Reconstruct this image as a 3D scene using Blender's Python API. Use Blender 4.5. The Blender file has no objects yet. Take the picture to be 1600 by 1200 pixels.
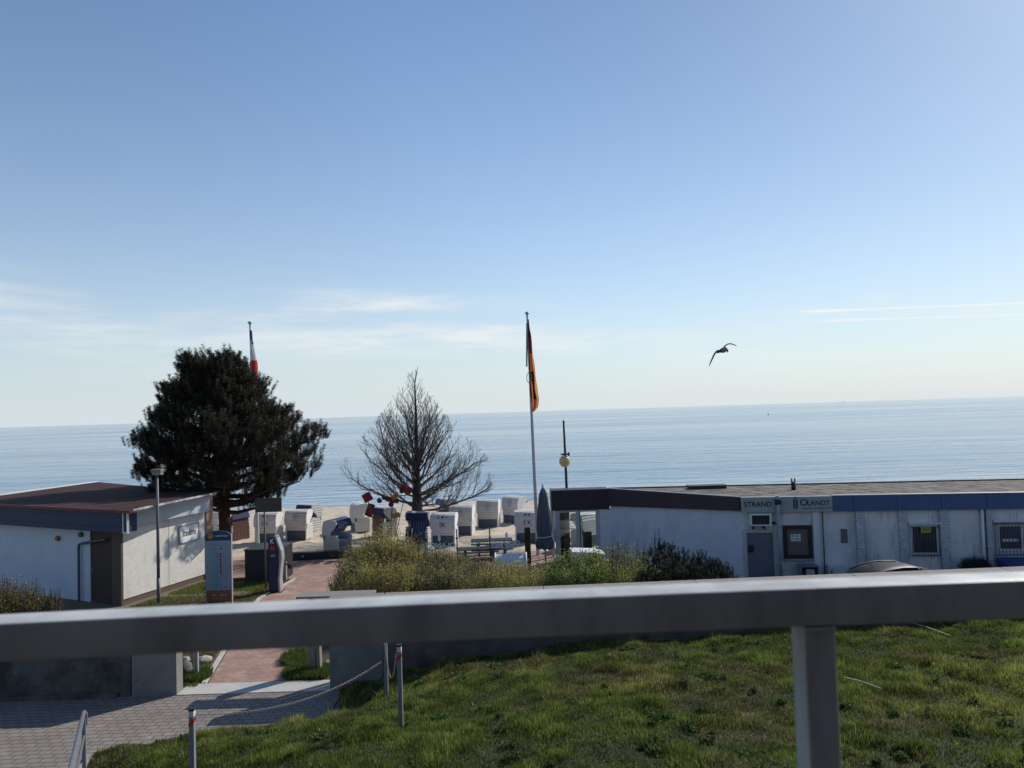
import bpy, math, random
import numpy as np
from mathutils import Vector, Matrix
random.seed(7)
rad = math.radians
S = bpy.context.scene
# ------------------------------------------------------------------ camera
CAMZ = 6.3
F = 1155.0
PITCH, ROLL = rad(2.157), rad(1.754)
RM = Matrix.Rotation(math.pi/2 + PITCH, 3, 'X') @ Matrix.Rotation(-ROLL, 3, 'Z')
cd = bpy.data.cameras.new('camera'); cam = bpy.data.objects.new('camera', cd)
S.collection.objects.link(cam); S.camera = cam
cam.matrix_world = Matrix.Translation((0, 0, CAMZ)) @ RM.to_4x4()
cd.sensor_width = 36; cd.sensor_fit = 'HORIZONTAL'; cd.lens = 36*F/1600
cd.clip_start = 0.05; cd.clip_end = 90000
cd.dof.use_dof = True; cd.dof.focus_distance = 24; cd.dof.aperture_fstop = 5.6
S.render.resolution_x = 1024; S.render.resolution_y = 768
S.render.engine = 'CYCLES'
# ------------------------------------------------------------------ light
SUN_EL, SUN_AZ = rad(37), rad(50)           # azimuth from the view axis (+Y) to the right (+X)
sd = Vector((math.sin(SUN_AZ)*math.cos(SUN_EL), math.cos(SUN_AZ)*math.cos(SUN_EL), math.sin(SUN_EL)))
sl = bpy.data.lights.new('sun', 'SUN'); sl.energy = 4.2; sl.angle = rad(0.53); sl.color = (1, .95, .86)
so = bpy.data.objects.new('sun', sl); S.collection.objects.link(so)
so.rotation_euler = sd.to_track_quat('Z', 'Y').to_euler()
S.view_settings.view_transform = 'Standard'; S.view_settings.look = 'None'
S.view_settings.gamma = 1.0; S.view_settings.exposure = 0.0; S.view_settings.use_curve_mapping = False

def ray(px, py):
    return RM @ Vector(((px-800)/F, (600-py)/F, -1))
def at(px, py, z=0.0):
    r = ray(px, py); t = (z-CAMZ)/r.z
    return Vector((r.x*t, r.y*t, z))
def dep(px, py, Y):
    r = ray(px, py); t = Y/r.y
    return Vector((r.x*t, Y, CAMZ + r.z*t))

W = bpy.data.worlds.new('World'); S.world = W; W.use_nodes = True
nt = W.node_tree; nt.nodes.clear()
def N(t, typ, **kw):
    n = t.nodes.new(typ)
    for k, v in kw.items():
        if k.startswith('i_'):
            key = k[2:]
            key = int(key) if key.isdigit() else key.replace('_', ' ')
            n.inputs[key].default_value = v
        else: setattr(n, k, v)
    return n
def M(t, op, a, b=None, c=None, clamp=False):
    n = t.nodes.new('ShaderNodeMath'); n.operation = op; n.use_clamp = clamp
    for i, x in enumerate((a, b, c)):
        if x is None: continue
        if isinstance(x, (int, float)): n.inputs[i].default_value = x
        else: t.links.new(x, n.inputs[i])
    return n.outputs[0]
out = N(nt, 'ShaderNodeOutputWorld'); bg = N(nt, 'ShaderNodeBackground')
sky = N(nt, 'ShaderNodeTexSky', sky_type='NISHITA', sun_disc=False)
sky.sun_elevation = SUN_EL; sky.sun_rotation = SUN_AZ; sky.altitude = 10
sky.air_density = 1.0; sky.dust_density = 0.6; sky.ozone_density = 2.0
bg.inputs['Strength'].default_value = 0.10
tc = N(nt, 'ShaderNodeTexCoord'); sx = N(nt, 'ShaderNodeSeparateXYZ')
nt.links.new(tc.outputs['Generated'], sx.inputs[0])
X_, Y_, Z_ = sx.outputs
az = M(nt, 'ARCTAN2', X_, Y_); el = M(nt, 'ARCSINE', Z_)
def azel(px, py):
    r = ray(px, py).normalized(); return math.atan2(r.x, r.y), math.asin(r.z)
nz = N(nt, 'ShaderNodeTexNoise'); nz.inputs['Scale'].default_value = 1.0; nz.inputs['Detail'].default_value = 7; nz.inputs['Roughness'].default_value = .6
cmb = N(nt, 'ShaderNodeCombineXYZ')
nt.links.new(M(nt, 'MULTIPLY', az, 5.0), cmb.inputs[0]); nt.links.new(M(nt, 'MULTIPLY', el, 34.0), cmb.inputs[1])
nt.links.new(cmb.outputs[0], nz.inputs['Vector'])
nz2 = N(nt, 'ShaderNodeTexNoise'); nz2.inputs['Scale'].default_value = 2.2; nz2.inputs['Detail'].default_value = 4
nt.links.new(cmb.outputs[0], nz2.inputs['Vector'])
streak = M(nt, 'SMOOTHSTEP' if False else 'MULTIPLY', M(nt, 'SUBTRACT', nz.outputs[0], .40), 3.0, clamp=True)
mask = None
def blob(px, py, wa, we, amp, tilt=0.0):
    """soft cirrus patch centred where the photo shows it"""
    global mask
    a0, e0 = azel(px, py)
    da = M(nt, 'SUBTRACT', az, a0); de = M(nt, 'SUBTRACT', el, e0)
    de = M(nt, 'SUBTRACT', de, M(nt, 'MULTIPLY', da, tilt))
    de = M(nt, 'ADD', de, M(nt, 'MULTIPLY', M(nt, 'SUBTRACT', nz2.outputs[0], .5), we*1.6))
    q = M(nt, 'ADD', M(nt, 'POWER', M(nt, 'ABSOLUTE', M(nt, 'DIVIDE', da, wa)), 2), M(nt, 'POWER', M(nt, 'ABSOLUTE', M(nt, 'DIVIDE', de, we)), 2))
    g = M(nt, 'MULTIPLY', M(nt, 'EXPONENT', M(nt, 'MULTIPLY', q, -1)), amp)
    mask = g if mask is None else M(nt, 'ADD', mask, g)
blob(500, 487, .13, .008, .75, .05); blob(620, 470, .14, .012, .55, -.02); blob(780, 530, .22, .015, .60, -.03); blob(560, 540, .2, .014, .35, -.03)
blob(60, 505, .16, .026, .38, -.22); blob(0, 455, .14, .026, .26, -.35); blob(960, 540, .08, .010, .22); blob(620, 520, .3, .02, .22)
blob(1440, 488, .12, .011, .55, -.04); blob(1200, 560, .25, .014, .18); blob(1375, 468, .02, .008, .35); blob(300, 560, .3, .03, .12)
mask = M(nt, 'MULTIPLY', mask, M(nt, 'ADD', M(nt, 'MULTIPLY', streak, 1.25), .16))
def trail(p, q, w, amp, fat=None):
    global mask
    a, b = ray(*p).normalized(), ray(*q).normalized(); n = a.cross(b).normalized()
    d = M(nt, 'ADD', M(nt, 'ADD', M(nt, 'MULTIPLY', X_, n.x), M(nt, 'MULTIPLY', Y_, n.y)), M(nt, 'MULTIPLY', Z_, n.z))
    a0 = azel(*p)[0]; a1 = azel(*q)[0]
    ww = w if fat is None else M(nt, 'ADD', w, M(nt, 'MULTIPLY', M(nt, 'EXPONENT', M(nt, 'MULTIPLY', M(nt, 'POWER', M(nt, 'ABSOLUTE', M(nt, 'DIVIDE', M(nt, 'SUBTRACT', az, a0+.04), .03)), 2), -1)), fat))
    g = M(nt, 'EXPONENT', M(nt, 'MULTIPLY', M(nt, 'POWER', M(nt, 'ABSOLUTE', M(nt, 'DIVIDE', d, ww)), 2), -1))
    s = M(nt, 'MULTIPLY', M(nt, 'SUBTRACT', az, a0), 40, clamp=True); e = M(nt, 'MULTIPLY', M(nt, 'SUBTRACT', a1, az), 40, clamp=True)
    g = M(nt, 'MULTIPLY', M(nt, 'MULTIPLY', g, M(nt, 'MULTIPLY', s, e)), amp)
    mask = M(nt, 'ADD', mask, g)
trail((1240, 487.5), (1640, 472), .0009, .85, .0009); trail((1268, 502), (1650, 490), .0008, .7, .0009); trail((1155, 511), (1230, 510.5), .0008, .3); trail((1020, 555), (1330, 554), .0009, .22)
mixc = N(nt, 'ShaderNodeMix', data_type='RGBA'); mk = M(nt, 'MULTIPLY', mask, 1.0, clamp=True)
nt.links.new(mk, mixc.inputs[0]); 
hs = N(nt, 'ShaderNodeHueSaturation'); hs.inputs['Saturation'].default_value = 1.0
nt.links.new(sky.outputs[0], hs.inputs['Color'])
# paler, cooler air towards the horizon
gain = N(nt, 'ShaderNodeMix', data_type='RGBA', blend_type='MULTIPLY'); gain.inputs[0].default_value = 1; gain.inputs[7].default_value = (1.02, 1.20, 1.34, 1)
cosang = M(nt, 'ADD', M(nt, 'ADD', M(nt, 'MULTIPLY', X_, sd.x), M(nt, 'MULTIPLY', Y_, sd.y)), M(nt, 'MULTIPLY', Z_, sd.z))
glow = M(nt, 'MULTIPLY', M(nt, 'SUBTRACT', cosang, .62), 2.6, clamp=True)
dim = N(nt, 'ShaderNodeVectorMath', operation='SCALE'); nt.links.new(hs.outputs[0], dim.inputs[0])
nt.links.new(M(nt, 'SUBTRACT', 1.0, M(nt, 'MULTIPLY', M(nt, 'POWER', glow, 1.3), .36)), dim.inputs['Scale'])
nt.links.new(dim.outputs[0], gain.inputs[6])
pale = N(nt, 'ShaderNodeMix', data_type='RGBA')
nt.links.new(M(nt, 'MULTIPLY', M(nt, 'EXPONENT', M(nt, 'MULTIPLY', M(nt, 'ABSOLUTE', el), -5.9)), .97), pale.inputs[0])
nt.links.new(gain.outputs[2], pale.inputs[6])
hz = N(nt, 'ShaderNodeMix', data_type='RGBA'); hz.inputs[6].default_value = (6.1, 7.1, 7.8, 1); hz.inputs[7].default_value = (7.2, 7.8, 8.0, 1)
nt.links.new(M(nt, 'ADD', M(nt, 'MULTIPLY', M(nt, 'COSINE', M(nt, 'SUBTRACT', az, SUN_AZ)), .5), .5), hz.inputs[0]); nt.links.new(hz.outputs[2], pale.inputs[7])
nt.links.new(pale.outputs[2], mixc.inputs[6]); mixc.inputs[7].default_value = (9.2, 9.2, 9.0, 1)
nt.links.new(mixc.outputs[2], bg.inputs['Color']); nt.links.new(bg.outputs[0], out.inputs[0])

# ------------------------------------------------------------------ helpers
OFF = {}
COL = S.collection.objects
def tag(o, label=None, cat=None, group=None, kind=None):
    if label: o['label'] = label
    if cat: o['category'] = cat
    if group: o['group'] = group
    if kind: o['kind'] = kind
    return o
def thing(name, loc, label, cat, group=None, rz=0):
    o = bpy.data.objects.new(name, None); COL.link(o); o.location = loc; o.rotation_euler = (0, 0, rz)
    o.empty_display_size = .2
    OFF[o.name] = Vector(loc); return tag(o, label, cat, group)

class MB:
    def __init__(s): s.v = []; s.f = []; s.m = []; s.mi = 0; s.smooth = []; s.sm = False
    def add(s, vs, fs):
        b = len(s.v); s.v += [tuple(v) for v in vs]
        for f in fs: s.f.append([b+i for i in f]); s.m.append(s.mi); s.smooth.append(s.sm)
        return s
    def box(s, x0, x1, y0, y1, z0, z1, T=None):
        vs = [Vector(p) for p in ((x0,y0,z0),(x1,y0,z0),(x1,y1,z0),(x0,y1,z0),(x0,y0,z1),(x1,y0,z1),(x1,y1,z1),(x0,y1,z1))]
        if T: vs = [T(v) for v in vs]
        return s.add(vs, [(0,3,2,1),(4,5,6,7),(0,1,5,4),(1,2,6,5),(2,3,7,6),(3,0,4,7)])
    def prism(s, poly, z0, z1, T=None):
        n = len(poly); zz0 = z0 if callable(z0) else (lambda p: z0); zz1 = z1 if callable(z1) else (lambda p: z1)
        vs = [Vector((p[0], p[1], zz0(p))) for p in poly] + [Vector((p[0], p[1], zz1(p))) for p in poly]
        if T: vs = [T(v) for v in vs]
        fs = [tuple(range(n))[::-1], tuple(range(n, 2*n))] + [(i, (i+1) % n, n+(i+1) % n, n+i) for i in range(n)]
        return s.add(vs, fs)
    def cyl(s, p, q, r0, r1=None, n=10, cap=True):
        p = Vector(p); q = Vector(q); r1 = r0 if r1 is None else r1
        d = (q-p).normalized(); a = d.orthogonal().normalized(); b = d.cross(a)
        vs = []
        for c, r in ((p, r0), (q, r1)):
            for i in range(n):
                t = 2*math.pi*i/n; vs.append(c + a*(r*math.cos(t)) + b*(r*math.sin(t)))
        fs = [(i, (i+1) % n, n+(i+1) % n, n+i) for i in range(n)]
        if cap: fs += [tuple(range(n))[::-1], tuple(range(n, 2*n))]
        sm = s.sm; s.sm = True; s.add(vs, fs); 
        if cap: s.smooth[-1] = s.smooth[-2] = False
        s.sm = sm; return s
    def tube(s, pts, rs, n=8, cap=True):
        pts = [Vector(p) for p in pts]; rs = rs if hasattr(rs, '__len__') else [rs]*len(pts)
        vs = []; a = None
        for k, p in enumerate(pts):
            d = (pts[min(k+1, len(pts)-1)] - pts[max(k-1, 0)]).normalized()
            a = d.orthogonal().normalized() if a is None else (a - d*a.dot(d)).normalized()
            b = d.cross(a)
            for i in range(n):
                t = 2*math.pi*i/n; vs.append(p + a*(rs[k]*math.cos(t)) + b*(rs[k]*math.sin(t)))
        fs = [(k*n+i, k*n+(i+1) % n, (k+1)*n+(i+1) % n, (k+1)*n+i) for k in range(len(pts)-1) for i in range(n)]
        sm = s.sm; s.sm = True; s.add(vs, fs); s.sm = sm
        if cap: L = len(pts)-1; s.add([vs[i] for i in range(n)], [tuple(range(n))[::-1]]); s.add([vs[L*n+i] for i in range(n)], [tuple(range(n))])
        return s
    def lathe(s, prof, c=(0,0,0), n=20, sx=1, sy=1):
        c = Vector(c); vs = []
        for r, z in prof:
            for i in range(n):
                t = 2*math.pi*i/n; vs.append(c + Vector((r*sx*math.cos(t), r*sy*math.sin(t), z)))
        fs = [(k*n+i, k*n+(i+1) % n, (k+1)*n+(i+1) % n, (k+1)*n+i) for k in range(len(prof)-1) for i in range(n)]
        sm = s.sm; s.sm = True; s.add(vs, fs); s.sm = sm; return s
    def ball(s, c, r, n=14, sz=1):
        return s.lathe([(max(r*math.sin(math.pi*k/10), .0004), -r*sz*math.cos(math.pi*k/10)) for k in range(11)], c, n)
    def quad(s, a, b, c, d): return s.add([a, b, c, d], [(0, 1, 2, 3)])
    def text(s, txt, origin, right, up, size, sx=1.0, depth=.004, mirror=False, bold=0.0, spacing=1.0):
        cu = bpy.data.curves.new('t', 'FONT'); cu.body = txt; cu.size = 1; cu.align_x = 'CENTER'; cu.align_y = 'CENTER'
        cu.extrude = .01; cu.offset = bold; cu.space_character = spacing; cu.resolution_u = 3
        o = bpy.data.objects.new('t', cu); COL.link(o)
        dg = bpy.context.evaluated_depsgraph_get(); me = bpy.data.meshes.new_from_object(o.evaluated_get(dg))
        right = Vector(right).normalized(); up = Vector(up).normalized(); nrm = right.cross(up)
        m = -1 if mirror else 1
        vs = [Vector(origin) + right*(v.co.x*size*sx*m) + up*(v.co.y*size) + nrm*(depth*(1 if v.co.z > 0 else .1)) for v in me.vertices]
        s.add(vs, [tuple(p.vertices) for p in me.polygons])
        bpy.data.objects.remove(o); bpy.data.curves.remove(cu); bpy.data.meshes.remove(me); return s
    def build(s, name, mats, parent=None, bevel=0, local=False):
        me = bpy.data.meshes.new(name)
        off = OFF.get(parent.name, Vector()) if parent and not local else Vector()
        me.from_pydata([(v[0]-off.x, v[1]-off.y, v[2]-off.z) for v in s.v], [], s.f)
        mats = mats if isinstance(mats, (list, tuple)) else [mats]
        for m in mats: me.materials.append(m)
        me.polygons.foreach_set('material_index', s.m); me.polygons.foreach_set('use_smooth', s.smooth); me.update()
        o = bpy.data.objects.new(name, me); COL.link(o)
        if parent: o.parent = parent; OFF[o.name] = OFF.get(parent.name, Vector())
        if bevel:
            b = o.modifiers.new('bevel', 'BEVEL'); b.width = bevel; b.segments = 2; b.limit_method = 'ANGLE'; b.angle_limit = rad(40)
        return o
def fast_mesh(name, verts, faces, mat, parent=None, col=None, smooth=False):
    """verts (n,3), faces (m,k) numpy"""
    me = bpy.data.meshes.new(name); off = OFF.get(parent.name, Vector()) if parent else Vector()
    v = np.asarray(verts, dtype=np.float32) - np.array(off, dtype=np.float32)
    m, k = faces.shape
    me.vertices.add(len(v)); me.vertices.foreach_set('co', v.ravel())
    me.loops.add(m*k); me.loops.foreach_set('vertex_index', faces.astype(np.int32).ravel())
    me.polygons.add(m); me.polygons.foreach_set('loop_start', np.arange(0, m*k, k, dtype=np.int32))
    if smooth: me.polygons.foreach_set('use_smooth', np.ones(m, dtype=bool))
    me.materials.append(mat)
    if col is not None:
        a = me.color_attributes.new('tint', 'FLOAT_COLOR', 'POINT')
        c = np.ones((len(v), 4), dtype=np.float32); c[:, :3] = col; a.data.foreach_set('color', c.ravel())
    me.update(calc_edges=True); me.validate()
    o = bpy.data.objects.new(name, me); COL.link(o)
    if parent: o.parent = parent; OFF[o.name] = OFF.get(parent.name, Vector())
    return o
def copy_tree(o, parent=None):
    c = o.copy(); COL.link(c); c.parent = parent
    for ch in list(o.children): copy_tree(ch, c)
    return c
def vnoise(x, y, sc, seed):
    r = np.random.RandomState(seed); g = r.rand(256, 256)
    u = np.asarray(x)/sc + 1000; v = np.asarray(y)/sc + 1000
    i = np.floor(u).astype(int); j = np.floor(v).astype(int); a = u-i; b = v-j
    a = a*a*(3-2*a); b = b*b*(3-2*b)
    G = lambda p, q: g[p % 256, q % 256]
    return (G(i, j)*(1-a)+G(i+1, j)*a)*(1-b) + (G(i, j+1)*(1-a)+G(i+1, j+1)*a)*b
def sstep(a, b, x): t = np.clip((x-a)/(b-a), 0, 1); return t*t*(3-2*t)

# ------------------------------------------------------------------ materials
def mat(name, c1, c2=None, rough=.7, scale=4, detail=5, bump=0, bscale=None, metal=0, spec=.4, contrast=1.0, stretch=(1,1,1), coat=0):
    m = bpy.data.materials.new(name); m.use_nodes = True; t = m.node_tree; b = t.nodes['Principled BSDF']
    b.inputs['Roughness'].default_value = rough; b.inputs['Metallic'].default_value = metal
    b.inputs['Specular IOR Level'].default_value = spec; b.inputs['Coat Weight'].default_value = coat
    c1 = (*c1, 1); c2 = (*c2, 1) if c2 else tuple(min(1, x*.82) for x in c1[:3]) + (1,)
    tcn = N(t, 'ShaderNodeTexCoord'); mp = N(t, 'ShaderNodeMapping'); mp.inputs['Scale'].default_value = stretch
    t.links.new(tcn.outputs['Object'], mp.inputs[0])
    n = N(t, 'ShaderNodeTexNoise'); n.inputs['Scale'].default_value = scale; n.inputs['Detail'].default_value = detail; n.inputs['Roughness'].default_value = .6
    t.links.new(mp.outputs[0], n.inputs['Vector'])
    cr = N(t, 'ShaderNodeValToRGB'); h = .22/contrast
    cr.color_ramp.elements[0].position = .5-h; cr.color_ramp.elements[1].position = .5+h
    cr.color_ramp.elements[0].color = c1; cr.color_ramp.elements[1].color = c2
    t.links.new(n.outputs[0], cr.inputs[0]); t.links.new(cr.outputs[0], b.inputs['Base Color'])
    if bump:
        bn = N(t, 'ShaderNodeTexNoise'); bn.inputs['Scale'].default_value = bscale or scale*4; bn.inputs['Detail'].default_value = 4
        t.links.new(mp.outputs[0], bn.inputs['Vector'])
        bp = N(t, 'ShaderNodeBump'); bp.inputs['Strength'].default_value = 1; bp.inputs['Distance'].default_value = bump
        t.links.new(bn.outputs[0], bp.inputs['Height']); t.links.new(bp.outputs[0], b.inputs['Normal'])
    return m
def add_brick(m, w, h, mortar, mcol, amount=1.0, bump=.004, rot=(0,0,0), var=.25, swap=None):
    """multiply in a brick bond over the material's base colour and bump the joints"""
    t = m.node_tree; b = t.nodes['Principled BSDF']; src = b.inputs['Base Color'].links[0].from_socket
    tcn = N(t, 'ShaderNodeTexCoord'); mp = N(t, 'ShaderNodeMapping'); mp.inputs['Rotation'].default_value = rot
    t.links.new(tcn.outputs['Object'], mp.inputs[0])
    br = N(t, 'ShaderNodeTexBrick'); br.inputs['Scale'].default_value = 1; br.inputs['Brick Width'].default_value = w
    br.inputs['Row Height'].default_value = h; br.inputs['Mortar Size'].default_value = mortar; br.inputs['Mortar Smooth'].default_value = .3
    br.inputs['Color1'].default_value = (1, 1, 1, 1); br.inputs['Color2'].default_value = (1-var, 1-var, 1-var, 1); br.inputs['Mortar'].default_value = (*mcol, 1)
    t.links.new(mp.outputs[0], br.inputs['Vector'])
    mx = N(t, 'ShaderNodeMix', data_type='RGBA', blend_type='MULTIPLY'); mx.inputs[0].default_value = amount
    t.links.new(src, mx.inputs[6]); t.links.new(br.outputs['Color'], mx.inputs[7]); t.links.new(mx.outputs[2], b.inputs['Base Color'])
    bp = N(t, 'ShaderNodeBump'); bp.inputs['Distance'].default_value = bump; bp.invert = True
    t.links.new(br.outputs['Fac'], bp.inputs['Height'])
    if b.inputs['Normal'].links: t.links.new(b.inputs['Normal'].links[0].from_socket, bp.inputs['Normal'])
    t.links.new(bp.outputs[0], b.inputs['Normal']); return m
def overlay(m, col, scale, lo, hi, axis_scale=(1,1,1), rough=None, seed=0):
    """stains: mix a second colour in by thresholded noise"""
    t = m.node_tree; b = t.nodes['Principled BSDF']; src = b.inputs['Base Color'].links[0].from_socket
    tcn = N(t, 'ShaderNodeTexCoord'); mp = N(t, 'ShaderNodeMapping'); mp.inputs['Scale'].default_value = axis_scale; mp.inputs['Location'].default_value = (seed, seed*2, 0)
    t.links.new(tcn.outputs['Object'], mp.inputs[0])
    n = N(t, 'ShaderNodeTexNoise'); n.inputs['Scale'].default_value = scale; n.inputs['Detail'].default_value = 7; n.inputs['Roughness'].default_value = .65
    t.links.new(mp.outputs[0], n.inputs['Vector'])
    k = N(t, 'ShaderNodeMapRange'); k.inputs[1].default_value = lo; k.inputs[2].default_value = hi
    t.links.new(n.outputs[0], k.inputs[0])
    mx = N(t, 'ShaderNodeMix', data_type='RGBA'); t.links.new(k.outputs[0], mx.inputs[0]); t.links.new(src, mx.inputs[6]); mx.inputs[7].default_value = (*col, 1)
    t.links.new(mx.outputs[2], b.inputs['Base Color']); return m
def add_wave(m, scale, dist, direction='Z', profile='SAW', rot=(0,0,0), dark=None):
    t = m.node_tree; b = t.nodes['Principled BSDF']
    tcn = N(t, 'ShaderNodeTexCoord'); mp = N(t, 'ShaderNodeMapping'); mp.inputs['Rotation'].default_value = rot
    t.links.new(tcn.outputs['Object'], mp.inputs[0])
    w = N(t, 'ShaderNodeTexWave', wave_type='BANDS', bands_direction=direction, wave_profile=profile); w.inputs['Scale'].default_value = scale
    t.links.new(mp.outputs[0], w.inputs['Vector'])
    bp = N(t, 'ShaderNodeBump'); bp.inputs['Distance'].default_value = dist; t.links.new(w.outputs['Fac'], bp.inputs['Height'])
    if b.inputs['Normal'].links: t.links.new(b.inputs['Normal'].links[0].from_socket, bp.inputs['Normal'])
    t.links.new(bp.outputs[0], b.inputs['Normal'])
    if dark:
        src = b.inputs['Base Color'].links[0].from_socket
        k = N(t, 'ShaderNodeMapRange'); k.inputs[1].default_value = .0; k.inputs[2].default_value = .18; k.inputs[3].default_value = dark; k.inputs[4].default_value = 1
        t.links.new(w.outputs['Fac'], k.inputs[0])
        mx = N(t, 'ShaderNodeMix', data_type='RGBA', blend_type='MULTIPLY'); mx.inputs[0].default_value = 1
        t.links.new(src, mx.inputs[6]); t.links.new(k.outputs[0], mx.inputs[7]); t.links.new(mx.outputs[2], b.inputs['Base Color'])
    return m
def leafmat(name, trans=.35, rough=.55, gain=1.0):
    m = bpy.data.materials.new(name); m.use_nodes = True; t = m.node_tree; b = t.nodes['Principled BSDF']
    b.inputs['Roughness'].default_value = rough; b.inputs['Specular IOR Level'].default_value = .3
    a = N(t, 'ShaderNodeVertexColor', layer_name='tint'); t.links.new(a.outputs[0], b.inputs['Base Color'])
    tr = N(t, 'ShaderNodeBsdfTranslucent'); t.links.new(a.outputs[0], tr.inputs[0])
    mx = N(t, 'ShaderNodeMixShader'); mx.inputs[0].default_value = trans
    t.links.new(b.outputs[0], mx.inputs[1]); t.links.new(tr.outputs[0], mx.inputs[2]); t.links.new(mx.outputs[0], t.nodes['Material Output'].inputs[0]); return m
def glassmat(name, tint=(.85,.9,.92), refl=.35):
    m = bpy.data.materials.new(name); m.use_nodes = True; t = m.node_tree; t.nodes.clear()
    o = N(t, 'ShaderNodeOutputMaterial'); tr = N(t, 'ShaderNodeBsdfTransparent'); tr.inputs[0].default_value = (*tint, 1)
    g = N(t, 'ShaderNodeBsdfGlossy'); g.inputs['Roughness'].default_value = .04
    fr = N(t, 'ShaderNodeFresnel'); fr.inputs[0].default_value = 1.5
    mx = N(t, 'ShaderNodeMixShader'); t.links.new(M(t, 'MULTIPLY', fr.outputs[0], 1.2, clamp=True), mx.inputs[0]); t.links.new(tr.outputs[0], mx.inputs[1]); t.links.new(g.outputs[0], mx.inputs[2]); t.links.new(mx.outputs[0], o.inputs[0]); return m

white = mat('white paint', (.70,.71,.72), (.60,.61,.63), .55, 3)
white_trim = mat('white trim', (.78,.78,.77), (.66,.66,.66), .5, 6)
grey = mat('grey paint', (.32,.33,.35), (.24,.25,.27), .5, 5)
dark = mat('black plastic', (.018,.018,.02), (.03,.03,.033), .5, 8)
navy = mat('navy paint', (.025,.035,.085), (.018,.026,.06), .45, 4)
steel = mat('galvanised steel', (.42,.43,.45), (.30,.31,.33), .5, 18, metal=.55, contrast=.7, bump=.0004, bscale=160)
steel2 = mat('galvanised post steel', (.40,.40,.41), (.28,.28,.29), .5, 30, metal=.5)
redp = mat('red reflector', (.62,.03,.03), (.45,.02,.02), .4, 10)
letter = mat('black lettering', (.02,.02,.025), (.03,.03,.035), .6, 10)
wletter = mat('white lettering', (.85,.85,.85), (.78,.78,.78), .5, 10)
brownp = mat('brown paint', (.075,.05,.038), (.05,.033,.026), .6, 6)
wood_d = mat('dark brown timber', (.055,.03,.02), (.025,.014,.01), .7, 6, stretch=(6,6,.6), bump=.002)
wood_w = mat('weathered timber', (.30,.27,.23), (.17,.15,.125), .8, 5, stretch=(8,8,.5), bump=.004)
blue = mat('blue cloth', (.03,.10,.32), (.02,.07,.24), .8, 6)
glass = glassmat('clear glass')
glass_d = mat('dark window glass', (.03,.034,.045), (.05,.055,.07), .12, 1.5, spec=.6)
# ------------------------------------------------------------------ GROUND, WATER
def ground():
    xs = np.array([-4000,-400,-120,-60,-40,-20,0,20,40,60,120,400,4000.]); ys = np.array([-600,-60,0,20,40,50.5,56,60,70,90.])
    def z(y): return np.interp(y, [50.5, 56, 70, 90], [-.03, -.52, -1.6, -3])
    X, Y = np.meshgrid(xs, ys); Zz = z(Y) - .02
    v = np.stack([X.ravel(), Y.ravel(), Zz.ravel()], 1); nx = len(xs)
    f = np.array([(j*nx+i, j*nx+i+1, (j+1)*nx+i+1, (j+1)*nx+i) for j in range(len(ys)-1) for i in range(nx-1)])
    m = mat('sandy ground', (.36,.30,.23), (.28,.235,.18), .95, .8, bump=.01, bscale=12)
    tag(fast_mesh('ground', v, f, m), kind='structure')
ground()
def sea():
    m = bpy.data.materials.new('sea water'); m.use_nodes = True; t = m.node_tree; b = t.nodes['Principled BSDF']
    b.inputs['Base Color'].default_value = (.085,.195,.31, 1); b.inputs['Roughness'].default_value = .10; b.inputs['IOR'].default_value = 1.33
    b.inputs['Specular IOR Level'].default_value = .5
    tcn = N(t, 'ShaderNodeTexCoord')
    prev = None
    for sc, st, dist, det in (((.10,.42,1), 1.0, .32, 4), ((.55,2.0,1), 1.0, .10, 4), ((.022,.11,1), 1.0, .60, 4), ((.004,.03,1), 1.0, .9, 3)):
        mp = N(t, 'ShaderNodeMapping'); mp.inputs['Scale'].default_value = sc; mp.inputs['Rotation'].default_value = (0, 0, rad(3))
        t.links.new(tcn.outputs['Object'], mp.inputs[0])
        n = N(t, 'ShaderNodeTexNoise'); n.inputs['Scale'].default_value = 1; n.inputs['Detail'].default_value = det; n.inputs['Distortion'].default_value = .4
        t.links.new(mp.outputs[0], n.inputs['Vector'])
        bp = N(t, 'ShaderNodeBump'); bp.inputs['Strength'].default_value = st; bp.inputs['Distance'].default_value = dist
        t.links.new(n.outputs[0], bp.inputs['Height'])
        if prev: t.links.new(prev, bp.inputs['Normal'])
        prev = bp.outputs[0]
    t.links.new(prev, b.inputs['Normal'])
    # wind patches: rougher and smoother water
    mp = N(t, 'ShaderNodeMapping'); mp.inputs['Scale'].default_value = (.004, .022, 1); t.links.new(tcn.outputs['Object'], mp.inputs[0])
    n = N(t, 'ShaderNodeTexNoise'); n.inputs['Scale'].default_value = 1; n.inputs['Detail'].default_value = 6; t.links.new(mp.outputs[0], n.inputs['Vector'])
    k = N(t, 'ShaderNodeMapRange'); k.inputs[1].default_value = .38; k.inputs[2].default_value = .62; k.inputs[3].default_value = .06; k.inputs[4].default_value = .15
    t.links.new(n.outputs[0], k.inputs[0]); t.links.new(k.outputs[0], b.inputs['Roughness'])
    mb = MB(); mb.quad((-60000, 48, -.45), (60000, 48, -.45), (60000, 60000, -.45), (-60000, 60000, -.45))
    tag(mb.build('water', m), kind='structure')
sea()
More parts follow.
